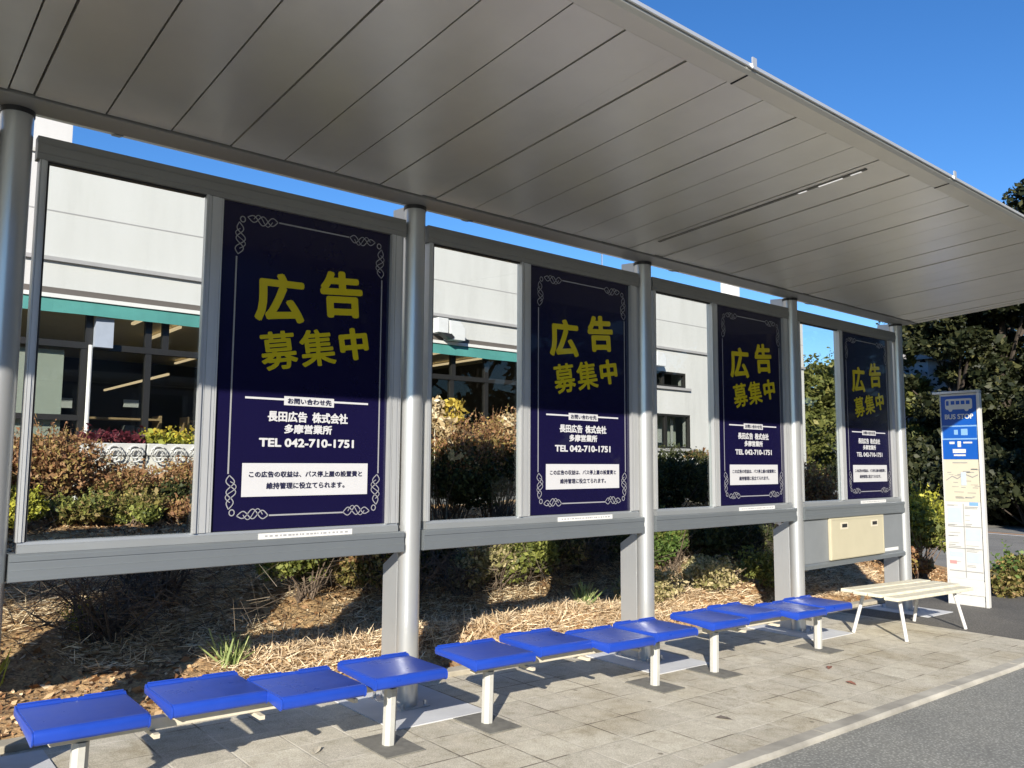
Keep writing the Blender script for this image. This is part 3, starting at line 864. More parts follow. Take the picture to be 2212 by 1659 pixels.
# one poster, origin at its lower left corner (0,0) -> 1.07 x 1.795
YP = -0.0115
def make_poster(k):
    o = POLES[k] + 0.462 + .525 - .0
    labels = {0: "navy advertising poster left of the nearest post, only its edge showing",
              1: "largest and nearest navy advertising poster with yellow characters, left of the second post",
              2: "navy advertising poster with yellow characters between the second and third posts",
              3: "navy advertising poster with yellow characters between the third and fourth posts",
              4: "farthest and narrowest looking navy advertising poster, above the cream service cover"}
    root = empty("advertising_poster", (o, -.006, ZS), labels[k], "poster", "navy advertising posters in the shelter")
    return root
def poster_parts(root):
    ox, _, oz = root.location
    def P(l): return [(ox + a, oz + c) for a, c in l]
    b = MB(); b.box(ox - .010, ox + 1.037, YP + .001, -.0055, oz + .003, oz + 1.787)
    b.build("poster_sheet", 'poster', root)
    y1, y2 = YP - .0015, YP - .0040
    # border rules and corner knots
    b = MB()
    for (a, c) in (((.071, .304), (.071, 1.488)), ((.985, .303), (.983, 1.489)), ((.307, 1.719), (.752, 1.719)), ((.306, .077), (.756, .077))):
        ribbon(b, P([a, c]), .0085, y1)
    def knot(path_fn, n=64, amp=.026):
        for ph in (0, math.pi):
            pts = []
            for i in range(n + 1):
                t = i / n
                (cx_, cz_), (nx_, nz_) = path_fn(t)
                a_ = amp * (0.45 + 0.55 * abs(math.sin(math.pi * (0.12 + .88 * t)))) * math.sin(2 * math.pi * 1.5 * t + ph)
                pts.append((cx_ + nx_ * a_, cz_ + nz_ * a_))
            ribbon(b, P(pts), .0055, y1)
        pts = []
        for i in range(n + 1):
            t = i / n
            (cx_, cz_), (nx_, nz_) = path_fn(0.18 + .62 * t)
            a_ = amp * 1.1 * math.sin(2 * math.pi * t)
            pts.append((cx_ + nx_ * a_, cz_ + nz_ * a_))
        ribbon(b, P(pts), .0045, y1 - .0005)
    W_, H_ = 1.056, 1.797
    for fx in (0, 1):
        for fz in (0, 1):
            def mv(p, n_):
                return ((W_ - p[0] if fx else p[0], H_ - p[1] if fz else p[1]), (-n_[0] if fx else n_[0], -n_[1] if fz else n_[1]))
            knot(lambda t: mv((.078 + .012 * math.sin(3 * t), .296 - .18 * t), (1, 0)))
            knot(lambda t: mv((.300 - .175 * t, .078 + .010 * math.sin(3 * t)), (0, 1)))
            pts = [(.098 - .014 * math.cos(2 * math.pi * i / 14) + (.018 if i > 7 else 0) * 0, .098 + .016 * math.sin(2 * math.pi * i / 14)) for i in range(15)]
            ribbon(b, P([mv(p, (0, 0))[0] for p in pts]), .006, y1 - .0009)
    b.build("border", 'silver_ink', root)
    b = MB()
    for ch, x0_, x1_, z0_, z1_, rt in (("広", .178, .475, 1.150, 1.430, 2), ("告", .573, .853, 1.222, 1.502, 5),
                                       ("募", .222, .440, .882, 1.100, 10), ("集", .456, .676, .922, 1.136, 10), ("中", .704, .898, .976, 1.170, 10)):
        letter(b, ch, ox + x0_, ox + x1_, oz + z0_, oz + z1_, y1, .0125 if ch in "広告" else (.010 if ch == "中" else .0055), rt)
    b.build("yellow_lettering", 'yellow_ink', root)
    b = MB()
    ribbon(b, P([(.148, .7175), (.372, .7175)]), .011, y1)
    ribbon(b, P([(.680, .7175), (.906, .7175)]), .011, y1)
    letter(b, "長田広告", ox + .279, ox + .515, oz + .591, oz + .652, y1, .0028)
    letter(b, "株式会社", ox + .545, ox + .773, oz + .591, oz + .652, y1, .0028)
    letter(b, "多摩営業所", ox + .378, ox + .672, oz + .527, oz + .580, y1, .0026)
    letter(b, "TEL 042-710-1751", ox + .234, ox + .817, oz + .451, oz + .500, y1, .0032)
    b.build("white_lettering", 'white_ink', root)
    b = MB()
    b.add([(ox + .372, y1, oz + .686), (ox + .680, y1, oz + .686), (ox + .680, y1, oz + .737), (ox + .372, y1, oz + .737)], [(0, 1, 2, 3)])
    tg = b.build("heading_tag", 'white_ink', root)
    b = MB(); letter(b, "お問い合わせ先", ox + .392, ox + .662, oz + .695, oz + .728, y2 , .0011); b.build("tag_lettering", 'navy_ink', tg)
    b = MB()
    b.add([(ox + .146, y1, oz + .180), (ox + .913, y1, oz + .180), (ox + .913, y1, oz + .3615), (ox + .146, y1, oz + .3615)], [(0, 1, 2, 3)])
    nb = b.build("notice_box", 'white_ink', root)
    b = MB()
    letter(b, "この広告の収益は、バス停上屋の設置費と", ox + .183, ox + .874, oz + .284, oz + .318, y2 , .0011)
    letter(b, "維持管理に役立てられます。", ox + .283, ox + .760, oz + .220, oz + .256, y2 , .0011)
    b.build("notice_lettering", 'navy_ink', nb)

first = make_poster(1)
poster_parts(first)
kids = [c for c in bpy.data.objects if c.parent == first]
for k in (0, 2, 3, 4):
    r_ = make_poster(k)
    for ch in kids:
        copy_tree(ch, r_)

# ------------------------------------------------------------------ blue benches
def seat_mesh(mb, cx, cy, zt, w=.430, d=.405):
    """moulded seat: flat top, rolled front edge, raised back lip with a notch"""
    x0, x1 = cx - w / 2, cx + w / 2
    yf, yb = cy - d / 2, cy + d / 2
    n = 5
    prof = [(yb - .005, zt - .030), (yb, zt - .020)]
    prof += [(yb - .002, zt + .003), (yb - .008, zt + .009), (yb - .018, zt + .009), (yb - .030, zt - .001), (yb - .034, zt - .0015)]
    prof += [(yf + .05, zt - .0015), (yf + .035, zt - .001)]
    for i in range(n + 1):
        a = math.pi / 2 * i / n
        prof.append((yf + .024 - .024 * math.sin(a), zt - .024 + .024 * math.cos(a)))
    prof += [(yf + .001, zt - .046), (yf + .010, zt - .056), (yf + .03, zt - .056), (yf + .05, zt - .036)]
    mb.prism(prof, x0 + .008, x1 - .008)
    # side rims
    for sx in (-1, 1):
        xr = x0 if sx < 0 else x1 - .0085
        pr = [(yb - .006, zt - .034), (yb, zt - .02), (yb - .002, zt + .002), (yb - .010, zt + .008), (yb - .02, zt + .006), (yb - .036, zt - .004),
              (yf + .03, zt - .004), (yf + .010, zt - .008), (yf + .002, zt - .018), (yf - .001, zt - .03), (yf + .001, zt - .05), (yf + .012, zt - .060),
              (yf + .05, zt - .056), (cy - .06, zt - .046), (cy + .06, zt - .038)]
        mb.prism(pr, xr, xr + .0085)
    # raised halves of the back lip
    for (a, c) in ((x0 + .009, cx - .045), (cx + .045, x1 - .009)):
        mb.prism([(yb - .0175, zt + .0092), (yb - .016, zt + .015), (yb - .010, zt + .015), (yb - .0085, zt + .0092)], a, c)
SEATS = [(0.225, .045), (0.755, .105), (1.18, -.045), (1.69, .005)]
def make_bench(label):
    root = empty("seat_bench", (0, 0, 0), label, "bench", "blue four-seat benches under the shelter")
    H = .40
    for (sx, sy) in SEATS:
        b = MB(); seat_mesh(b, sx, sy, H)
        so = b.build("seat", 'seat', root, smooth=True, bevel=0.003, sharp=24)
        b = MB(); b.box(sx - .06, sx + .06, sy - .13, sy + .13, H - .058, H - .040); b.build("seat_bracket", 'black', so)
        b = MB(); b.tube([(sx + .02, sy + .188, H + .004), (sx + .02, sy + .188, H + .010)], .006, 8); b.build("bolt", 'steel', so)
    b = MB(); b.box(.10, 1.80, -.022, .022, H - .108, H - .060); b.build("rail", 'rail', root, bevel=0.004)
    for lx in (.217, 1.682):
        b = MB()
        b.prism([(lx + .034 * math.cos(2 * math.pi * i / 8 + .39), .034 * math.sin(2 * math.pi * i / 8 + .39)) for i in range(8)], 0.006, H - .109, 'z')
        lg = b.build("leg", 'leg', root)
        b = MB(); b.box(lx - .115, lx + .115, -.17, .17, 0.002, 0.008)
        b.build("base_plate", 'base_plate', lg)
    for ax in (.49, .95, 1.43):
        b = MB(); b.box(ax - .012, ax + .012, -.085, .05, H - .128, H - .110); b.build("cross_arm", 'rail', root)
    return root
be = make_bench("nearest blue bench of four plastic seats, cut by the lower left corner")
benches = [be, copy_tree(be), copy_tree(be)]
benches[1]["label"] = "middle blue bench of four plastic seats, in front of the third post"
benches[2]["label"] = "farthest blue bench of four plastic seats, next to the white plank bench"
for o, x0_ in zip(benches, (-.395, 1.720, 3.856)):
    o.location = (x0_, -.557, gz(x0_))
    o.rotation_euler = (0, math.atan(SL), 0)

# ------------------------------------------------------------------ white plank bench
wb = empty("plank_bench", (7.15, -.62, gz(7.05)), "low cream white plank bench on splayed thin legs beside the bus stop sign", "bench")
g0 = gz(7.05)
def wbx(x, y, z): return (7.15 + x, -.62 + y, g0 + z)
for j, yy in enumerate((.215, .075, -.065, -.205)):
    b = MB()
    zt = .415 - (.018 if j == 3 else 0) + (.006 if j == 0 else 0)
    L0, L1 = -.80 + (.03 if j in (0, 3) else 0), .80 - (.03 if j in (0, 3) else 0)
    vs = [wbx(x, y, z) for z in (zt - .032, zt) for y in (yy - .066, yy + .066) for x in (L0, L1)]
    b.add(vs, [(0, 2, 3, 1), (4, 5, 7, 6), (0, 1, 5, 4), (2, 6, 7, 3), (0, 4, 6, 2), (1, 3, 7, 5)])
    b.build("slat", 'white_plank', wb, bevel=0.008)
b = MB()
b.tube([wbx(-.55, -.24, .37), wbx(-.55, .26, .385)], .016, 8)
b.tube([wbx(.55, -.24, .37), wbx(.55, .26, .385)], .016, 8)
b.tube([wbx(-.55, 0, .372), wbx(.55, 0, .372)], .014, 8)
b.build("under_frame", 'white_paint', wb, smooth=True)
for (sx, sy) in ((-1, -1), (-1, 1), (1, -1), (1, 1)):
    b = MB(); b.tube([wbx(.55 * sx, .17 * sy, .375), wbx(.60 * sx, .255 * sy, 0.0)], .017, 10); b.build("leg", 'white_paint', wb, smooth=True)
wb.rotation_euler = (0, math.atan(SL), R(-2))

# ------------------------------------------------------------------ bus stop sign (faces the shelter)
SX, SY, SZ = 9.49, -.045, gz(9.5)
sg = empty("bus_stop_sign", (SX, SY - .22, SZ), "tall white bus stop totem with a blue top panel, past the shelter end", "sign")
def sbox(mb, s0, s1, z0, z1, d0, d1):    # s runs from left to right on the face, d is depth behind the face
    return mb.box(SX + d0, SX + d1, SY - s1, SY - s0, z0, z1)
b = MB(); sbox(b, .0, .447, SZ, 2.475, .006, .065); b.build("body", 'sign_white', sg, bevel=0.003)
b = MB(); sbox(b, .416, .449, SZ, 2.478, -.012, .005); b.build("edge_post", 'sign_white', sg, bevel=0.003)
b = MB(); sbox(b, -.004, .004, SZ, 2.478, -.008, .005); b.build("edge_trim", 'sign_white', sg)
b = MB(); sbox(b, -.09, .449, 2.480, 2.510, -.014, .07); b.build("top_bar", 'alu_bright', sg, bevel=0.003)
def splane(mb, s0, s1, z0, z1, d=0.0):
    return mb.add([(SX + d, SY - s0, z0), (SX + d, SY - s1, z0), (SX + d, SY - s1, z1), (SX + d, SY - s0, z1)], [(0, 1, 2, 3)])
fr_ = lambda s, z, d: (SX + d, SY - s, z)
b = MB(); splane(b, .006, .412, 2.090, 2.452, .003); hp = b.build("header_panel", 'sign_blue', sg)
b = MB()     # bus pictogram: side view with windows and wheels
def rrect(mb, s0, s1, z0, z1, r, d):
    pts = []
    for (cx_, cz_, a0) in ((s1 - r, z1 - r, 0), (s0 + r, z1 - r, 90), (s0 + r, z0 + r, 180), (s1 - r, z0 + r, 270)):
        for i in range(4):
            a = R(a0 + 30 * i); pts.append(fr_(cx_ + r * math.cos(a), cz_ + r * math.sin(a), d))
    mb.add(pts, [tuple(range(len(pts)))])
rrect(b, .055, .365, 2.285, 2.415, .025, .001)
for sc in (.115, .300):
    b.add([fr_(sc + .024 * math.cos(2 * math.pi * i / 14), 2.283 + .024 * math.sin(2 * math.pi * i / 14), -.0005) for i in range(14)], [tuple(range(14))])
b.build("bus_pictogram", 'sign_white', hp)
b = MB()
rrect(b, .066, .098, 2.335, 2.392, .006, -.001)
for i in range(4):
    splane(b, .122 + .058 * i, .165 + .058 * i, 2.345, 2.390, -.001)
b.build("pictogram_window", 'sign_blue', hp)
b = MB(); letter(b, "BUS STOP", .045, .372, 2.165, 2.228, .001, .003, frame=fr_); b.build("header_lettering", 'sign_white', hp)
b = MB(); splane(b, .006, .412, 1.915, 2.088, .003); rp = b.build("route_panel", 'sign_pale', sg)
b = MB(); splane(b, .016, .402, 1.932, 2.072, .001); b.build("route_field", 'sign_blue', rp)
b = MB()      # the route name is too small to read in the photograph: only its blots are kept
splane(b, .145, .190, 1.975, 2.035, -.001); splane(b, .225, .300, 1.968, 2.045, -.001)
b.build("route_marks", 'sign_pale', rp)
b = MB(); splane(b, .006, .412, 1.675, 1.913, .003); np_ = b.build("stop_name_panel", 'sign_blue', sg)
b = MB()
splane(b, .085, .145, 1.862, 1.890, .001); splane(b, .245, .345, 1.868, 1.888, .001)
splane(b, .178, .218, 1.825, 1.895, .0012)
splane(b, .120, .270, 1.752, 1.800, .001); splane(b, .130, .265, 1.715, 1.735, .001)
b.build("stop_name_marks", 'sign_white', np_)
b = MB(); splane(b, .006, .412, 1.165, 1.673, .003); mp_ = b.build("route_map_panel", 'sign_cream', sg)
b = MB()
rr = random.Random(3)
splane(b, .11, .28, 1.628, 1.640, .001)
for i in range(26):
    s_, z_ = rr.uniform(.03, .36), rr.uniform(1.19, 1.56)
    splane(b, s_, s_ + rr.uniform(.02, .11), z_, z_ + rr.uniform(.005, .010), .001)
ribs_ = [(.03, 1.42), (.10, 1.47), (.16, 1.44), (.24, 1.50), (.33, 1.46), (.39, 1.49)]
for (p0, p1) in zip(ribs_, ribs_[1:]):
    b.add([fr_(p0[0], p0[1] - .007, .0008), fr_(p1[0], p1[1] - .007, .0008), fr_(p1[0], p1[1] + .007, .0008), fr_(p0[0], p0[1] + .007, .0008)], [(0, 1, 2, 3)])
b.build("map_lines", 'paper_grey', mp_)
b = MB(); splane(b, .20, .26, 1.36, 1.52, .0005); b.build("map_river", 'paper_blue', mp_)
b = MB(); splane(b, .006, .412, .245, 1.163, .003); tp = b.build("timetable_panel", 'sign_white', sg)
b = MB()
for z_ in (.86, .60, .33):
    splane(b, .02, .40, z_, z_ + .010, .001)
splane(b, .206, .214, .26, 1.14, .0012)
for i in range(34):
    s_ = rr.choice((.025, .225)); z_ = rr.uniform(.38, 1.14)
    w_ = rr.uniform(.05, .16)
    splane(b, s_, s_ + w_, z_, z_ + rr.uniform(.004, .009), .0008)
b.build("timetable_lines", 'paper_grey', tp)
b = MB()
for (s0, s1, z0, z1) in ((.03, .19, .91, 1.09), (.225, .39, .70, .84), (.225, .39, .44, .56), (.03, .19, .50, .56)):
    b = MB(); splane(b, s0, s1, z0, z1, .0005)
    b.build("timetable_sheet", 'paper_blue', tp)
b = MB(); splane(b, .28, .38, 1.12, 1.16, .0004); b.build("blue_mark", 'sign_pale', tp)
b = MB(); splane(b, .03, .11, .415, .455, .0004); b.build("red_mark", 'red_mark', tp)
b = MB(); sbox(b, .02, .425, .06, .23, -.004, .005); b.build("lower_panel", 'sign_white', sg, bevel=0.002)

# ------------------------------------------------------------------ supermarket building behind
BY = 7.0
bd = empty("store_building", (2.0, BY, 1.0), "white rendered store building with a teal awning and dark framed shop windows behind the shelter", "building")
BX0, BX1, BZ1 = -14.0, 18.5, 5.43
holes = [(-8.0, 10.2, 0.98, 3.62), (11.9, 13.52, 3.27, 3.60), (12.0, 13.66, 1.92, 2.67)]
xs = sorted(set([BX0, BX1] + [h[0] for h in holes] + [h[1] for h in holes]))
zs = sorted(set([0.9, BZ1] + [h[2] for h in holes] + [h[3] for h in holes]))
b = MB()
for i in range(len(xs) - 1):
    for j in range(len(zs) - 1):
        cx_, cz_ = (xs[i] + xs[i + 1]) / 2, (zs[j] + zs[j + 1]) / 2
        if any(h[0] < cx_ < h[1] and h[2] < cz_ < h[3] for h in holes): continue
        b.box(xs[i], xs[i + 1], BY, BY + .22, zs[j], zs[j + 1])
b.box(BX1 - .22, BX1, BY + .22, 24, 0.5, BZ1)
b.build("wall", 'render', bd)
b = MB(); b.box(BX0, BX1 - .221, BY + .221, 24, BZ1 - .35, BZ1 - .15); b.build("roof_slab", 'concrete', bd)
b = MB(); b.box(BX0, BX1 + .03, BY - .03, BY + .25, BZ1 + .001, BZ1 + .05); b.build("coping", 'concrete', bd)
b = MB(); b.box(-9, 1.12, BY + .4, 15, BZ1 - .15, 7.4); b.build("roof_block", 'render', bd)
b = MB()
b.box(BX0, BX1, BY - .004, BY - .0005, 4.72, 4.735)
b.build("wall_joint", 'joint', bd)
b = MB(); b.box(BX0, BX1 + .01, BY - .05, BY - .001, 4.085, 4.135); b.build("string_course", 'joint', bd)
b = MB(); b.box(-8, 10.15, BY - .10, BY - .001, 3.655, 3.735); b.build("awning_head", 'soffit', bd)
b = MB(); b.box(-8, 10.15, BY - .16, BY - .101, 3.600, 3.650); b.build("awning_bar", 'white_paint', bd)
b = MB()
n_ = 120
for i in range(n_):
    xa_, xb_ = -8 + 18.15 * i / n_, -8 + 18.15 * (i + 1) / n_
    wa, wb_ = .012 * math.sin(i * 1.1) + .010 * math.sin(i * .37), .012 * math.sin((i + 1) * 1.1) + .010 * math.sin((i + 1) * .37)
    b.add([(xa_, BY - .17 + wa, 3.42), (xb_, BY - .17 + wb_, 3.42), (xb_, BY - .13, 3.599), (xa_, BY - .13, 3.599)], [(0, 1, 2, 3)])
aw = b.build("awning_valance", 'teal', bd, smooth=True)
# shop front: frames
def fbox(x0_, x1_, z0_, z1_, d=0.0, nm="window_frame", mat='mullion'):
    q = MB(); q.box(x0_, x1_, BY + .03 - d, BY + .12, z0_, z1_)
    return q.build(nm, mat, bd)
fbox(-8, 10.2, 3.02, 3.10, .01, "transom")
fbox(-8, 10.2, 0.98, 1.08, .01, "bottom_rail")
for xm in (-6.6, -4.2, -1.9, .25, 1.335, 2.11, 3.6, 5.2, 7.10, 7.86, 9.3):
    fbox(xm - .038, xm + .038, 1.081, 3.019)
for xm in (-6.6, -4.2, -1.9, .25, 1.38, 2.10, 2.32, 3.6, 5.2, 7.13, 7.86, 9.3):
    fbox(xm - .04, xm + .04, 3.101, 3.619)
fbox(.289, 1.296, 2.10, 2.17)
for (x0_, x1_, z0_, z1_) in ((-8, 10.2, 1.08, 3.62),):
    q = MB(); q.box(x0_, x1_, BY + .07, BY + .076, z0_, z1_); q.build("shop_window_pane", 'shop_glass', bd)
# interior
q = MB(); q.box(-8.2, 10.4, 16.0, 16.1, 0.9, 4.0); q.box(-8.3, -8.2, BY + .23, 16, .9, 4.0); q.box(10.4, 10.5, BY + .23, 16, .9, 4.0)
q.build("inner_wall", 'inside_dark', bd)
q = MB(); q.box(-8.2, 10.4, BY + .23, 16, 3.90, 3.99); q.build("inner_ceiling", 'inside_ceiling', bd)
q = MB(); q.box(-8.2, 10.4, BY + .13, 16, 0.90, 0.975); q.build("inner_floor", 'inside_floor', bd)
for (xt, ya, yb) in ((2.6, 8.4, 9.8), (3.3, 9.6, 11.4), (4.9, 10.5, 15), (7.6, 9, 12), (8.4, 8.2, 9.6), (9.6, 9.2, 12)):
    q = MB(); q.box(xt - .025, xt + .025, ya, yb, 3.82, 3.86); q.build("ceiling_tube", 'tube', bd)
for (za, zb, xt, ya, yb) in ((2.95, 3.02, 2.95, 9.0, 13.0),):
    q = MB(); q.box(xt, xt + .03, ya, yb, za, za + .035); q.build("ceiling_tube", 'tube', bd)
q = MB(); q.box(.30, 1.13, BY + .16, BY + .18, 1.10, 2.99); q.build("roller_blind", 'blind', bd)
q = MB(); q.box(1.425, 1.635, BY - .10, BY + .02, 3.04, 3.42); q.build("shutter_box", 'grey_box', bd)
q = MB(); q.tube([(1.385, BY - .06, .98), (1.385, BY - .06, 3.06)], .026, 10); q.build("white_pipe", 'white_paint', bd)
for (xa_, xb_, za, zb) in ((1.25, 1.50, 2.33, 2.47), (2.18, 2.38, 2.38, 2.49)):
    q = MB(); q.box(xa_, xb_, 8.4, 8.44, za, zb); q.build("hanging_notice", 'white_paint', bd)
rr = random.Random(9)
for i in range(5):
    xs_ = 1.75 + i * 1.45
    q = MB()
    for z_ in (1.45, 1.85, 2.2):
        q.box(xs_, xs_ + 1.0, 8.6, 9.0, z_, z_ + .03)
    for sx in (xs_ - .03, xs_ + 1.0):
        q.box(sx, sx + .03, 8.6, 9.0, 1.0, 2.28)
    q.build("display_shelf", 'wood', bd)
    q = MB()
    for z_ in (1.48, 1.88):
        t_ = xs_ + .03
        while t_ < xs_ + .9:
            w_ = rr.uniform(.08, .18); q.box(t_, t_ + w_, 8.65, 8.9, z_, z_ + rr.uniform(.12, .25)); t_ += w_ + .03
    q.build("shelf_goods", rr.choice(['paper_grey', 'red_mark', 'sign_cream']), bd)
# small windows in bay three
for (x0_, x1_, z0_, z1_, xm) in ((11.9, 13.52, 3.27, 3.60, 12.75), (12.0, 13.66, 1.92, 2.67, 12.83)):
    q = MB()
    q.box(x0_, x1_, BY + .01, BY + .10, z1_ - .045, z1_); q.box(x0_, x1_, BY + .01, BY + .10, z0_, z0_ + .045)
    q.box(x0_, x0_ + .045, BY + .01, BY + .10, z0_ + .0451, z1_ - .0451); q.box(x1_ - .045, x1_, BY + .01, BY + .10, z0_ + .0451, z1_ - .0451)
    q.box(xm - .03, xm + .03, BY + .012, BY + .10, z0_ + .0451, z1_ - .0451)
    w_ = q.build("window", 'mullion', bd)
    q = MB(); q.box(x0_ + .046, x1_ - .046, BY + .06, BY + .066, z0_ + .046, z1_ - .046); q.build("pane", 'shop_glass', w_)
    q = MB(); q.box(x0_ - .05, x1_ + .12, BY - .06, BY - .001, z0_ - .06, z0_ - .005); q.build("sill", 'joint', w_)
    q = MB(); q.box(x0_ - .1, x1_ + .1, BY + .5, BY + .52, z0_ - .1, z1_ + .1); q.build("inner_curtain", 'blind' if z0_ < 2.5 else 'inside_dark', w_)
q = MB(); q.box(12.9, 13.1, BY + .3, BY + .32, 2.05, 2.35); q.box(13.35, 13.42, BY + .3, BY + .32, 1.97, 2.6); q.build("window_notice", 'white_paint', bd)
# wall fittings
q = MB(); q.box(6.55, 6.76, BY - .32, BY - .051, 3.76, 4.01); q.build("camera_box", 'lamp_body', bd, bevel=.01)
q = MB()
q.prism([(6.80, 3.66), (7.10, 3.66), (7.10, 3.86), (7.00, 3.98), (6.78, 3.98)], BY - .34, BY - .11, 'y'); q.build("flood_lamp", 'lamp_body', bd, bevel=.01)
q = MB(); q.prism([(6.60, 3.745), (6.80, 3.655), (6.86, 3.70), (6.80, 3.75)], BY - .36, BY - .2, 'y'); q.build("lamp_bracket", 'black', bd)
q = MB(); q.prism([(12.20, 3.66), (12.50, 3.66), (12.52, 3.80), (12.42, 3.96), (12.20, 3.96)], BY - .28, BY - .052, 'y'); q.build("vent_hood", 'lamp_body', bd, bevel=.015)
q = MB(); q.tube([(12.92, 9, BZ1 - .2), (12.92, 9, 7.1)], .02, 6); q.tube([(12.72, 9, 6.9), (13.12, 9, 6.9)], .012, 6); q.tube([(12.75, 9, 6.7), (13.09, 9, 6.7)], .012, 6); q.build("aerial", 'steel', bd)
q = MB(); q.box(19.05 - 2.2, 19.35 - 2.2, 8.0, 8.4, BZ1 - .2, 6.6); q.build("roof_vent", 'white_paint', bd, bevel=.02)

# ornamental planters in front of the shop
for i, (xp, lab) in enumerate(((1.42, "white scrolled planter trough with dark red leaves, beside the white pipe"), (2.12, "white scrolled planter trough with yellow flowers, right of the red leaved one"), (12.6, "white scrolled planter trough under the small office window"))):
    zt = 1.80 if xp < 5 else 1.70
    pl = empty("planter", (xp, 5.9, 1.0), lab, "planter", "white planters along the shop front")
    q = MB(); q.box(xp - .33, xp + .33, 5.75, 6.05, .93, zt - .14); q.build("stand", 'concrete', pl)
    q = MB(); q.prism([(5.72, zt - .139), (6.08, zt - .139), (6.12, zt), (5.68, zt)], xp - .34, xp + .34); q.build("trough", 'white_paint', pl, bevel=.01)
    q = MB()
    for cx_ in (xp - .22, xp, xp + .22):
        for rad in (.085, .045):
            q.tube([(cx_ + rad * math.cos(a), 5.70 - .03, zt - .12 + rad * math.sin(a) * 1.1) for a in np.linspace(0, 2 * math.pi, 15)], .011, 5)
    q.build("scrollwork", 'white_paint', pl, smooth=True)
    n_ = 800
    P = np.stack([RNG.uniform(xp - .34, xp + .34, n_), RNG.uniform(5.7, 6.1, n_), zt + .01 + np.abs(RNG.normal(0, .055, n_))], 1)
    quads_obj("foliage", leaf_quads(P, .036), 'flower_red' if i == 0 else ('leaf_lime' if i == 1 else 'leaf_rust'), RNG.uniform(0, 1, n_), pl)
    if i == 1:
        n_ = 170
        P = np.stack([RNG.uniform(xp - .3, xp + .34, n_), RNG.uniform(5.7, 6.1, n_), zt + .08 + np.abs(RNG.normal(0, .06, n_))], 1)
        quads_obj("flowers", leaf_quads(P, .042, 1.1), 'flower_yellow', RNG.uniform(0, 1, n_), pl)

# ------------------------------------------------------------------ plants on the bank
def blob_points(n, c, r, k=9, shell=0.55, seed=0):
    """points in k lumps spread over an ellipsoid: an uneven crown"""
    rng = np.random.default_rng(seed + 11)
    d = rng.normal(size=(k, 3)); d /= np.linalg.norm(d, axis=1)[:, None]
    d[:, 2] = np.abs(d[:, 2]) * 0.9 - 0.12
    cen = np.array(c) + d * np.array(r) * rng.uniform(.35, .8, (k, 1))
    rad = np.array(r).mean() * rng.uniform(.32, .62, k)
    idx = rng.integers(0, k, n)
    q = rng.normal(size=(n, 3)); q /= np.linalg.norm(q, axis=1)[:, None]
    rr_ = rng.uniform(shell, 1.0, n)[:, None] ** .6
    return cen[idx] + q * rad[idx][:, None] * rr_ * np.array([1.1, 1.0, .85])

def shrub(name, c, r, mat, n, size, label, cat="shrub", group=None, seed=0, tint=None, stems=26, k=10, elong=1.6, top_mat=None, top_n=0):
    base = (c[0], c[1], bank_z(c[0], c[1]) if c[1] < 5.2 and c[0] < 13.2 else gz(c[0]))
    root = empty(name, base, label, cat, group)
    P = blob_points(n, c, r, k, .5, seed)
    P = P[P[:, 2] > base[2] + .02]
    t = RNG.beta(2, 2, len(P)) if tint is None else tint(P)
    quads_obj("foliage", leaf_quads(P, size, elong), mat, t, root)
    if top_n:
        Q = blob_points(top_n, (c[0], c[1], c[2] + r[2] * .35), (r[0] * .95, r[1] * .9, r[2] * .85), k, .7, seed)
        Q = Q[Q[:, 2] > c[2] + r[2] * .15]
        ns = len(Q) // 9
        U = Q[RNG.integers(0, len(Q), ns)]
        Dn = U - np.array(c); Dn /= np.linalg.norm(Dn, axis=1)[:, None] + 1e-6
        Dn = Dn + RNG.normal(0, .35, Dn.shape); Dn[:, 2] += .7
        V1 = strip_quads(U, Dn, RNG.uniform(.06, .20, ns) * r[0] / .6, .007)
        Dn /= np.linalg.norm(Dn, axis=1)[:, None]
        T = np.repeat(U, 5, 0) + np.repeat(Dn, 5, 0) * RNG.uniform(.02, .17, (ns * 5, 1)) * r[0] / .6 + RNG.normal(0, .010, (ns * 5, 3))
        V = np.concatenate([leaf_quads(Q, size * .9, elong), leaf_quads(T, size * .62, elong), V1])
        quads_obj("top_growth", V, top_mat, RNG.beta(2, 2, len(V) // 4), root)
    b = MB()
    rng = random.Random(seed)
    for i in range(stems):
        a = rng.uniform(0, 2 * math.pi)
        u = rng.uniform(.3, 1.0)
        tip = Vector((c[0] + math.cos(a) * r[0] * u, c[1] + math.sin(a) * r[1] * u, c[2] + r[2] * rng.uniform(-.2, .85)))
        b0 = Vector((c[0] + rng.uniform(-.25, .25) * r[0], c[1] + rng.uniform(-.25, .25) * r[1], base[2] - .05))
        mid = b0.lerp(tip, .5) + Vector((rng.uniform(-.06, .06), rng.uniform(-.06, .06), rng.uniform(-.03, .08)))
        b.tube([b0, mid, tip], [.009, .006, .0025], 4, False)
    b.build("stems", 'twig', root)
    return root

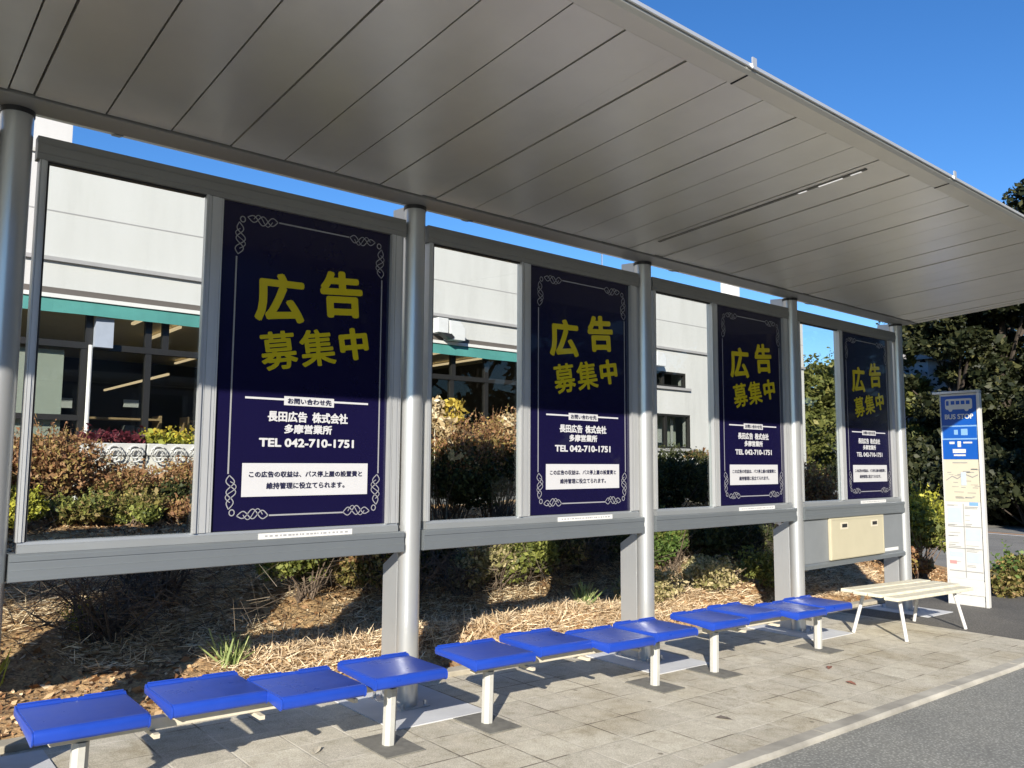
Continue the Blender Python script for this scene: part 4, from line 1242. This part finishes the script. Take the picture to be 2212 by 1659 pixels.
G1 = "azalea shrubs on the bank behind the shelter"
SH = [  # x, y, top z, radius, material, leaf size, top material, label
 (-1.75, 3.0, 1.62, .72, 'leaf_mixed', .030, 'leaf_rust', "brownish shrub at the left picture edge, behind the nearest post"),
 (-.30, 4.3, 1.66, .42, 'leaf_mixed', .034, 'leaf_lime', "yellow green leaved shrub just right of the nearest post"),
 (.55, 4.75, 1.78, .50, 'leaf_rust', .028, 'leaf_rust', "rust topped shrub behind the left half of the first glass pane"),
 (1.28, 4.75, 1.44, .46, 'leaf_mixed', .028, 'leaf_rust', "brown shrub behind the right half of the first glass pane"),
 (1.98, 4.7, 1.50, .48, 'leaf_dark', .028, 'leaf_rust', "shrub half hidden by the left edge of the nearest big poster"),
 (2.25, 3.0, 1.66, .66, 'leaf_mixed', .027, 'leaf_rust', "shrub hidden behind the nearest big poster, seen under the beam"),
 (3.25, 3.0, 1.70, .64, 'leaf_dark', .027, 'leaf_rust', "dark shrub behind the second post"),
 (4.15, 3.0, 1.86, .62, 'leaf_dark', .027, 'leaf_rust', "pinkish brown topped shrub behind the left of the second glass pane"),
 (4.95, 3.1, 1.98, .60, 'leaf_dark', .027, 'leaf_rust', "taller tan topped shrub behind the right edge of the second glass pane"),
 (6.0, 3.0, 1.72, .66, 'leaf_dark', .027, 'leaf_rust', "dark shrub behind the second visible poster"),
 (7.1, 3.0, 1.62, .62, 'leaf_dark', .027, 'leaf_dark', "dark shrub left of the third glass pane"),
 (7.95, 3.0, 1.62, .64, 'leaf_dark', .027, 'leaf_dark', "rounded dark green shrub filling the third glass pane"),
 (8.95, 3.0, 1.56, .64, 'leaf_dark', .027, 'leaf_dark', "dark shrub behind the third visible poster"),
 (10.2, 3.0, 1.50, .66, 'leaf_dark', .027, 'leaf_rust', "dark shrub left of the fourth glass pane"),
 (11.5, 2.9, 1.42, .70, 'leaf_rust', .027, 'leaf_rust', "brown withered shrub behind the fourth glass pane"),
]
for i, (x_, y_, zt, r_, mt, sz, tm, lab) in enumerate(SH):
    zb = bank_z(x_, y_)
    hh = (zt - zb)
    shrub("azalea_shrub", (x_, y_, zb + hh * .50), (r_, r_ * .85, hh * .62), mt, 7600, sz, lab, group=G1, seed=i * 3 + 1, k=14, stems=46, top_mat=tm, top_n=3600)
# lower shrubs in front, seen under the beam
FS = [
 (.20, 4.15, 1.30, .34, 'leaf_lime', "lime leaved low shrub at the foot of the first glass pane", 'leaf_lime'),
 (.78, 4.25, 1.18, .36, 'leaf_mixed', "dull brown low shrub seen through the middle of the first glass pane", 'leaf_olive'),
 (1.30, 4.20, 1.20, .34, 'leaf_olive', "olive low shrub seen at the lower right of the first glass pane", 'leaf_mixed'),
 (1.75, 4.05, 1.16, .34, 'leaf_rust', "russet low shrub at the right corner of the first glass pane", 'leaf_rust'),
 (1.95, 1.85, 1.02, .34, 'leaf_olive', "small yellow leaved shrub under the beam, left of the second post", 'leaf_lime'),
 (4.22, 1.80, .90, .50, 'leaf_olive', "clipped olive shrub under the second beam, left of the third post", 'leaf_olive'),
 (6.52, 1.80, .92, .48, 'leaf_green', "clipped green shrub under the third beam, right of the third post", 'leaf_olive'),
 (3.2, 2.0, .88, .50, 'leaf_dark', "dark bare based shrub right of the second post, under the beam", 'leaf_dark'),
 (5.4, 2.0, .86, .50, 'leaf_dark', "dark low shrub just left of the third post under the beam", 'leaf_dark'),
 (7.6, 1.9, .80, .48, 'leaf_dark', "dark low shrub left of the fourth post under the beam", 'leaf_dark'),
 (2.55, 1.95, .90, .46, 'leaf_mixed', "dry olive shrub hugging the right side of the second post", 'leaf_rust'),
 (3.78, 1.75, .84, .40, 'leaf_straw', "straw toned shrub touching the left side of the clipped olive one", 'leaf_straw'),
 (4.75, 1.90, .84, .42, 'leaf_mixed', "dark olive shrub filling the gap right of the clipped olive one", 'leaf_dark'),
 (7.05, 1.85, .84, .44, 'leaf_dark', "dark shrub touching the right side of the clipped green one", 'leaf_dark'),
 (8.25, 1.85, .74, .44, 'leaf_dark', "dark shrub just right of the fourth post, below the service cover", 'leaf_dark'),
 (8.9, 1.7, .62, .45, 'leaf_rust', "brown low shrub under the cream covered panel", 'leaf_rust'),
]
for i, (x_, y_, zt, r_, mt, lab, tm) in enumerate(FS):
    zb = bank_z(x_, y_); hh = zt - zb
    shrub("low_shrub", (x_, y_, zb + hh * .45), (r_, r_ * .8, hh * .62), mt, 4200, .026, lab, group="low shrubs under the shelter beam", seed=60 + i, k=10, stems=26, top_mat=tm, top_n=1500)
# dead, bare azaleas: tangles of dark twigs
def bare(x, y, h, r, label, seed, n=420):
    z0_ = bank_z(x, y)
    rt = empty("bare_shrub", (x, y, z0_), label, "shrub", "bare twiggy shrubs on the bank")
    rng = random.Random(seed)
    b, c = MB(), MB()
    for i in range(26):
        a = rng.uniform(0, 2 * math.pi); l = rng.uniform(.5, 1.0)
        p0 = Vector((x + rng.uniform(-.12, .12), y + rng.uniform(-.1, .1), z0_ - .03))
        p2 = Vector((x + math.cos(a) * r * l, y + math.sin(a) * r * l * .8, z0_ + h * rng.uniform(.35, 1.0)))
        p1 = p0.lerp(p2, .5) + Vector((rng.uniform(-.08, .08), rng.uniform(-.08, .08), rng.uniform(0, .12)))
        b.tube([p0, p1, p2], [.010, .007, .003], 5, False)
        for j in range(n // 26):
            q0 = p0.lerp(p1, rng.uniform(.3, 1)) if rng.random() < .4 else p1.lerp(p2, rng.random())
            d = Vector((rng.gauss(0, 1), rng.gauss(0, 1), rng.gauss(.1, .7))).normalized() * rng.uniform(.10, .30)
            c.tube([q0, q0 + d * .5 + Vector((0, 0, rng.uniform(-.02, .03))), q0 + d], [.0035, .0025, .001], 3, False)
    b.build("branches", 'twig_dark', rt)
    c.build("twigs", 'twig_dark', rt)
for i, (x_, y_, h_, r_, lab) in enumerate((
    (-1.55, 1.75, .50, .5, "bare twiggy shrub under the left end of the first beam"),
    (.42, 1.62, .52, .55, "bare twiggy shrub in the dark below the first glass pane"),
    (.92, 2.05, .55, .52, "bare twiggy shrub in the dark left of the lit straw patch"),
    (2.85, 1.75, .55, .50, "bare twiggy shrub just right of the second post"),
    (3.45, 1.75, .50, .50, "bare twiggy shrub left of the clipped olive shrub"),
    (5.05, 1.80, .50, .50, "bare twiggy shrub between the clipped olive shrub and the third post"),
    (8.0, 1.7, .42, .50, "bare twiggy shrub in the dark below the cream cover"))):
    bare(x_, y_, h_, r_, lab, 400 + i)
# ground cover mounds lit along the edge of the pavement
for i, (x_, y_, zt, r_, mt, lab) in enumerate((
   (5.25, 1.12, .58, .45, 'leaf_straw', "straw coloured ground cover mound left of the third post"),
   (6.20, 1.05, .62, .52, 'leaf_straw', "yellowish ground cover mound just right of the third post"),
   (7.15, 1.02, .60, .52, 'leaf_olive', "greener ground cover mound ending left of the fourth post"))):
    zb = bank_z(x_, y_)
    shrub("ground_cover_mound", (x_, y_, zb + (zt - zb) * .35), (r_, r_ * .7, (zt - zb) * .7), mt, 3400, .022, lab, "ground cover", "ground cover mounds by the pavement", seed=90 + i, k=12, stems=8)
# hedge left and right of the bus stop sign
shrub("hedge_bush", (11.0, .95, .55), (.75, .55, .62), 'leaf_olive', 4200, .040, "tall yellow green hedge bush left of the bus stop sign", "shrub", seed=120, k=16, stems=40, top_mat='leaf_lime', top_n=1500)
shrub("hedge_bush", (12.3, 1.6, .60), (.8, .6, .70), 'leaf_dark', 2600, .045, "darker hedge bush behind the yellow green one, left of the sign", "shrub", seed=121, k=14, stems=40)
shrub("hedge_bush", (11.3, -.30, .06), (.75, .40, .30), 'leaf_mixed', 3400, .040, "low autumn coloured hedge bush just right of the bus stop sign", "shrub", seed=122, k=16, stems=30, top_mat='leaf_green', top_n=500)
shrub("hedge_bush", (12.6, -.75, .02), (.75, .42, .28), 'leaf_rust', 2600, .042, "rust leaved low hedge bush at the right picture edge", "shrub", seed=123, k=14, stems=26, top_mat='leaf_lime', top_n=300)
shrub("hedge_bush", (10.35, .72, .20), (.35, .22, .30), 'leaf_rust', 1100, .034, "small brown bush between the last post and the sign", "shrub", seed=124, k=8, stems=14)

# tall dried stalks behind the second pane
for i, (x_, y_, h_, mt, lab) in enumerate(((3.97, 3.0, 2.30, 'plume', "pale feathery dried stalk, tallest at the left of the second glass pane"),
                                           (4.24, 3.0, 2.30, 'golden', "golden dried stalk standing right of the pale feathery one"),
                                           (5.02, 3.0, 2.16, 'plume', "pale dried stalk at the right edge of the second glass pane"),
                                           (4.08, 2.9, 2.08, 'plume', "shorter pale dried stalk between the two tall ones"))):
    z0_ = bank_z(x_, y_)
    rt = empty("dried_stalk", (x_, y_, z0_), lab, "plant", "dried stalks above the shrubs")
    b = MB(); b.tube([(x_, y_, z0_), (x_ + .02, y_, (z0_ + h_) / 2), (x_ + .01, y_, h_)], [.008, .006, .003], 5); b.build("stalk", 'rail', rt)
    n_ = 260
    u = RNG.uniform(0, 1, n_)
    P = np.stack([x_ + .01 + RNG.normal(0, 1, n_) * (.018 + .06 * (1 - np.abs(u - .45))), y_ + RNG.normal(0, .045, n_), h_ - .30 * u + RNG.normal(0, .012, n_)], 1)
    quads_obj("plume", leaf_quads(P, .034, 1.8), mt, RNG.uniform(0, 1, n_), rt)

# green grass tufts
for i, (x_, y_, lab) in enumerate(((1.02, .95, "small green grass tuft on the straw left of the second post"), (4.30, 1.02, "green grass tuft below the clipped olive shrub"), (-.28, 1.25, "lime green weed tuft beside the nearest post"), (.32, 1.75, "bright lime weed under the first beam"))):
    z0_ = bank_z(x_, y_)
    n_ = 70
    P = np.tile(np.array([[x_, y_, z0_]]), (n_, 1)) + RNG.normal(0, .035, (n_, 3)) * np.array([1, 1, 0])
    D = RNG.normal(0, .5, (n_, 3)); D[:, 2] = np.abs(D[:, 2]) + .8
    o = quads_obj("grass_tuft", strip_quads(P, D, RNG.uniform(.09, .24, n_), .012), 'grass' if i < 2 else 'leaf_lime', RNG.uniform(0, 1, n_))
    tag(o, lab, "grass", "grass tufts on the bank")

# loose straw, litter and dead twigs that nobody could count
def bank_pts(n, x0_, x1_, y0_, y1_):
    X = RNG.uniform(x0_, x1_, n); Y = RNG.uniform(y0_, y1_, n)
    Z = np.array([bank_z(a, c) for a, c in zip(X, Y)])
    return np.stack([X, Y, Z], 1)
def dens(P):
    return np.array([smooth_noise(p[0] * 1.6, p[1] * 1.9, 9) for p in P])
P = bank_pts(46000, -1.6, 10.2, .66, 2.5)
dn = dens(P)
P = P[(dn > -.35) & ~((P[:, 0] < .9) & (P[:, 1] < 1.15)) & ~((P[:, 0] < .15) & (P[:, 1] < 1.75))]
D = RNG.normal(0, 1, P.shape); D[:, 2] = np.abs(RNG.normal(.05, .30, len(P))) ; D[:, 1] -= .35
P[:, 2] += RNG.uniform(0, .035, len(P))
tag(quads_obj("dry_straw", strip_quads(P, D, RNG.uniform(.035, .12, len(P)), .0060), 'straw', RNG.beta(2.2, 1.8, len(P))), kind='stuff')
P = bank_pts(5200, 1.0, 5.6, .66, 1.30)
D = RNG.normal(0, .85, P.shape); D[:, 2] = np.abs(D[:, 2]) * .7 + .25
tag(quads_obj("dry_grass", strip_quads(P, D, RNG.uniform(.04, .13, len(P)) * RNG.uniform(.5, 1.25, len(P)), .0075), 'straw', RNG.beta(2, 2, len(P))), kind='stuff')
P = bank_pts(52000, -2.2, 12.5, .56, 5.0); P[:, 2] += RNG.uniform(.002, .02, len(P))
tag(quads_obj("leaf_litter", leaf_quads(P, .024, 1.5, .65), 'litter', RNG.beta(1.6, 1.8, len(P))), kind='stuff')
P = bank_pts(4200, -2.0, 9.0, 1.2, 2.8); P[:, 2] += RNG.uniform(0, .35, len(P))
D = RNG.normal(0, 1, P.shape); D[:, 2] *= .45
tag(quads_obj("dead_twigs", strip_quads(P, D, RNG.uniform(.12, .42, len(P)), .0045), 'twig_leaf', RNG.uniform(0, 1, len(P))), kind='stuff')

# a few fallen leaves on the paving
for i, (x_, y_, rz_, lab) in enumerate(((4.95, -.98, .4, "reddish fallen leaf on the paving near the farthest blue bench"), (4.63, -1.32, 1.2, "dark red fallen leaf on the paving close to the kerb"), (3.15, -1.30, 2.0, "brown fallen leaf on the paving nearest the kerb joint"), (.95, -.42, .9, "small pale fallen leaf in the shade under the nearest bench"))):
    b = MB()
    z0_ = gz(x_)
    pts = [(-.05, 0, .004), (-.02, .018, .012), (.025, .02, .010), (.055, 0, .004), (.025, -.02, .014), (-.02, -.018, .009)]
    c_, s_ = math.cos(rz_), math.sin(rz_)
    b.add([(x_ + p[0] * c_ - p[1] * s_, y_ + p[0] * s_ + p[1] * c_, z0_ + p[2]) for p in pts], [(0, 1, 2), (0, 2, 3), (0, 3, 4), (0, 4, 5)])
    tag(b.build("fallen_leaf", 'soffit' if i == 2 else ('dead_leaf' if i < 2 else 'rail')), lab, "leaf", "fallen leaves on the paving")

# ------------------------------------------------------------------ trees
def tree(x, y, z0, h, spread, mat, label, n=9000, size=.22, low=.12, seed=0, k=46, name="broadleaf_tree", cat="tree", group=None):
    root = empty(name, (x, y, z0), label, cat, group)
    rng = np.random.default_rng(seed)
    b = MB()
    top = Vector((x + rng.uniform(-.4, .4), y + rng.uniform(-.4, .4), z0 + h * .86))
    tr = [Vector((x, y, z0 - .3)), Vector((x, y, z0)).lerp(top, .3) + Vector((rng.uniform(-.2, .2), rng.uniform(-.2, .2), 0)), Vector((x, y, z0)).lerp(top, .65), top]
    b.tube(tr, [h * .034, h * .026, h * .016, h * .004], 10)
    cen, rad = [], []
    for i in range(k):
        u = rng.uniform(low, .95)
        a = rng.uniform(0, 2 * math.pi)
        prof = math.sin(math.pi * min(1, (u - low) / (1 - low) * .80 + .20)) ** .55
        rr_ = spread * prof * rng.uniform(.35, 1.0)
        c = Vector((x + rr_ * math.cos(a), y + rr_ * math.sin(a), z0 + h * u))
        cen.append(c); rad.append(spread * rng.uniform(.16, .33))
        if i % 3 == 0:
            b0 = Vector((x, y, z0)).lerp(top, max(.12, u * .72))
            b.tube([b0, b0.lerp(c, .5) + Vector((0, 0, .12)), c], [h * .009, h * .006, h * .002], 5, False)
    b.build("trunk", 'bark', root, smooth=True)
    cen = np.array(cen); rad = np.array(rad)
    idx = rng.integers(0, k, n)
    q = rng.normal(size=(n, 3)); q /= np.linalg.norm(q, axis=1)[:, None]
    P = cen[idx] + q * rad[idx][:, None] * (rng.uniform(.35, 1.05, n)[:, None] ** .55) * np.array([1.15, 1.15, .72])
    P = P[P[:, 2] > z0 + .1]
    t = np.clip(RNG.beta(2, 2, len(P)) * .75 + (rng.uniform(-.1, .3, k)[idx][:len(P)]), 0, 1)
    quads_obj("crown", leaf_quads(P, size, 1.5, .25), mat, t, root)
    return root
GW = "evergreen trees of the wood past the side road"
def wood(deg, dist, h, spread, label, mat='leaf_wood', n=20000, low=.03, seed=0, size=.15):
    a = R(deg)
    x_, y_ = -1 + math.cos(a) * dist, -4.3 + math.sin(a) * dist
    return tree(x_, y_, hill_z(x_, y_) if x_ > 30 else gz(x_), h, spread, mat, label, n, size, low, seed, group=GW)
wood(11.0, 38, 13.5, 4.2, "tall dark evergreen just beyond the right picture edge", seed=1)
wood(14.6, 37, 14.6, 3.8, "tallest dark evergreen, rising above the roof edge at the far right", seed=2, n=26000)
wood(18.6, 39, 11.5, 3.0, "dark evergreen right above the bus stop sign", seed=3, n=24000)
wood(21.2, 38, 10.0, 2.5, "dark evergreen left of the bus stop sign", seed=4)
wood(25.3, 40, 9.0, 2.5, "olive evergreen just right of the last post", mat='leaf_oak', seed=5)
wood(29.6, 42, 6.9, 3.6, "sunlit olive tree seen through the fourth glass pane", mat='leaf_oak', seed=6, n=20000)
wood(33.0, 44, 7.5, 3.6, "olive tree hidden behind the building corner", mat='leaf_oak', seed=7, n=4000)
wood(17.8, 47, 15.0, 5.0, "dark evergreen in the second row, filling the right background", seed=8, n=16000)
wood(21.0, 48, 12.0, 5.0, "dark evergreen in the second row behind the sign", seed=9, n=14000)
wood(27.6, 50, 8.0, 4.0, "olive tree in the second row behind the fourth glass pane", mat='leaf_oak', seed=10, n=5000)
# under-storey along the foot of the wood
for i, (dg_, ds_, r_, lab) in enumerate(((15.0, 35, 2.4, "dark bush at the foot of the wood, right picture edge"), (17.6, 34.5, 2.3, "dark bush at the foot of the wood, right of the sign"), (20.3, 34.5, 2.3, "dark bush at the foot of the wood, behind the sign"), (23.0, 35.5, 2.2, "dark bush at the foot of the wood, left of the sign"), (26.2, 36, 2.0, "dark bush at the foot of the wood, behind the last post"))):
    a = R(dg_); x_, y_ = -1 + math.cos(a) * ds_, -4.3 + math.sin(a) * ds_
    rt = empty("understorey_bush", (x_, y_, gz(x_)), lab, "shrub", "bushes at the foot of the wood")
    P = blob_points(8000, (x_, y_, gz(x_) + 1.3), (r_, r_ * .8, 1.9), 16, .5, 200 + i)
    P = P[P[:, 2] > gz(x_)]
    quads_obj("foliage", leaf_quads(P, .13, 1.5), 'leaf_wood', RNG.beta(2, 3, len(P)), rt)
    b = MB()
    for j in range(8):
        b.tube([(x_ + .1 * j - .4, y_, gz(x_)), (x_ + RNG.uniform(-1.5, 1.5), y_ + RNG.uniform(-1, 1), gz(x_) + RNG.uniform(1, 2.4))], [.04, .012], 5, False)
    b.build("stems", 'bark', rt)
# white house glimpsed between the trees
hx, hy = -1 + math.cos(R(23.3)) * 45, -4.3 + math.sin(R(23.3)) * 45
hs = empty("white_house", (hx, hy, gz(42)), "white house glimpsed between the trees left of the bus stop sign", "house")
q = MB(); q.box(hx - 1.5, hx + 4, hy - 1.2, hy + 3, -2, 6.6); q.build("wall", 'brick_house', hs)
q = MB(); q.prism([(hy - 1.6, 6.601), (hy + 3.4, 6.601), (hy + .9, 7.6)], hx - 1.8, hx + 4.3); q.build("roof", 'joint', hs)
for wx in (-.6, 1.6):
    q = MB(); q.box(hx + wx, hx + wx + 1.0, hy - 1.24, hy - 1.201, 3.6, 4.6); q.build("window", 'office_glass', hs)

# across the road (seen as reflections, and shading the wood): trees and an office block
GT = "roadside trees across the road"
for i, (x_, y_, h_, s_) in enumerate(((10, -15.5, 8.0, 3.2), (14, -15, 8.5, 3.4), (19, -14, 9.0, 3.4), (21.9, -4.2, 11.5, 2.4), (24.6, -3.8, 12.2, 2.6), (27.2, -4.2, 12.8, 2.8), (29.2, -4.0, 13.2, 3.0), (20, -9, 10.5, 3.4), (25.5, -13, 11.5, 3.6), (31, -15, 12, 4))):  # the four trees near the corner are added to shade the wood
    names_ = ["first", "second", "third", "fourth", "fifth", "sixth", "seventh", "eighth", "ninth", "tenth"]
    tree(x_, y_, gz(x_), h_, s_, 'leaf_dark', "dark roadside tree across the road, %s from the office block, mirrored in the posters" % names_[i], 9000, .26, .06, 300 + i, 46, "roadside_tree", group=GT)
ob = empty("office_block", (6, -24, gz(6)), "dark blue grey office block across the road, mirrored in the posters", "building")
q = MB(); q.box(-8, 16, -32, -24, -.3, 9.5); q.build("wall", 'office', ob)
for zz in (1.2, 4.0, 6.8):
    for xx in np.arange(-7, 15, 2.4):
        q = MB(); q.box(xx, xx + 1.7, -24.05, -23.98, zz, zz + 1.5); q.build("window", 'office_glass', ob)
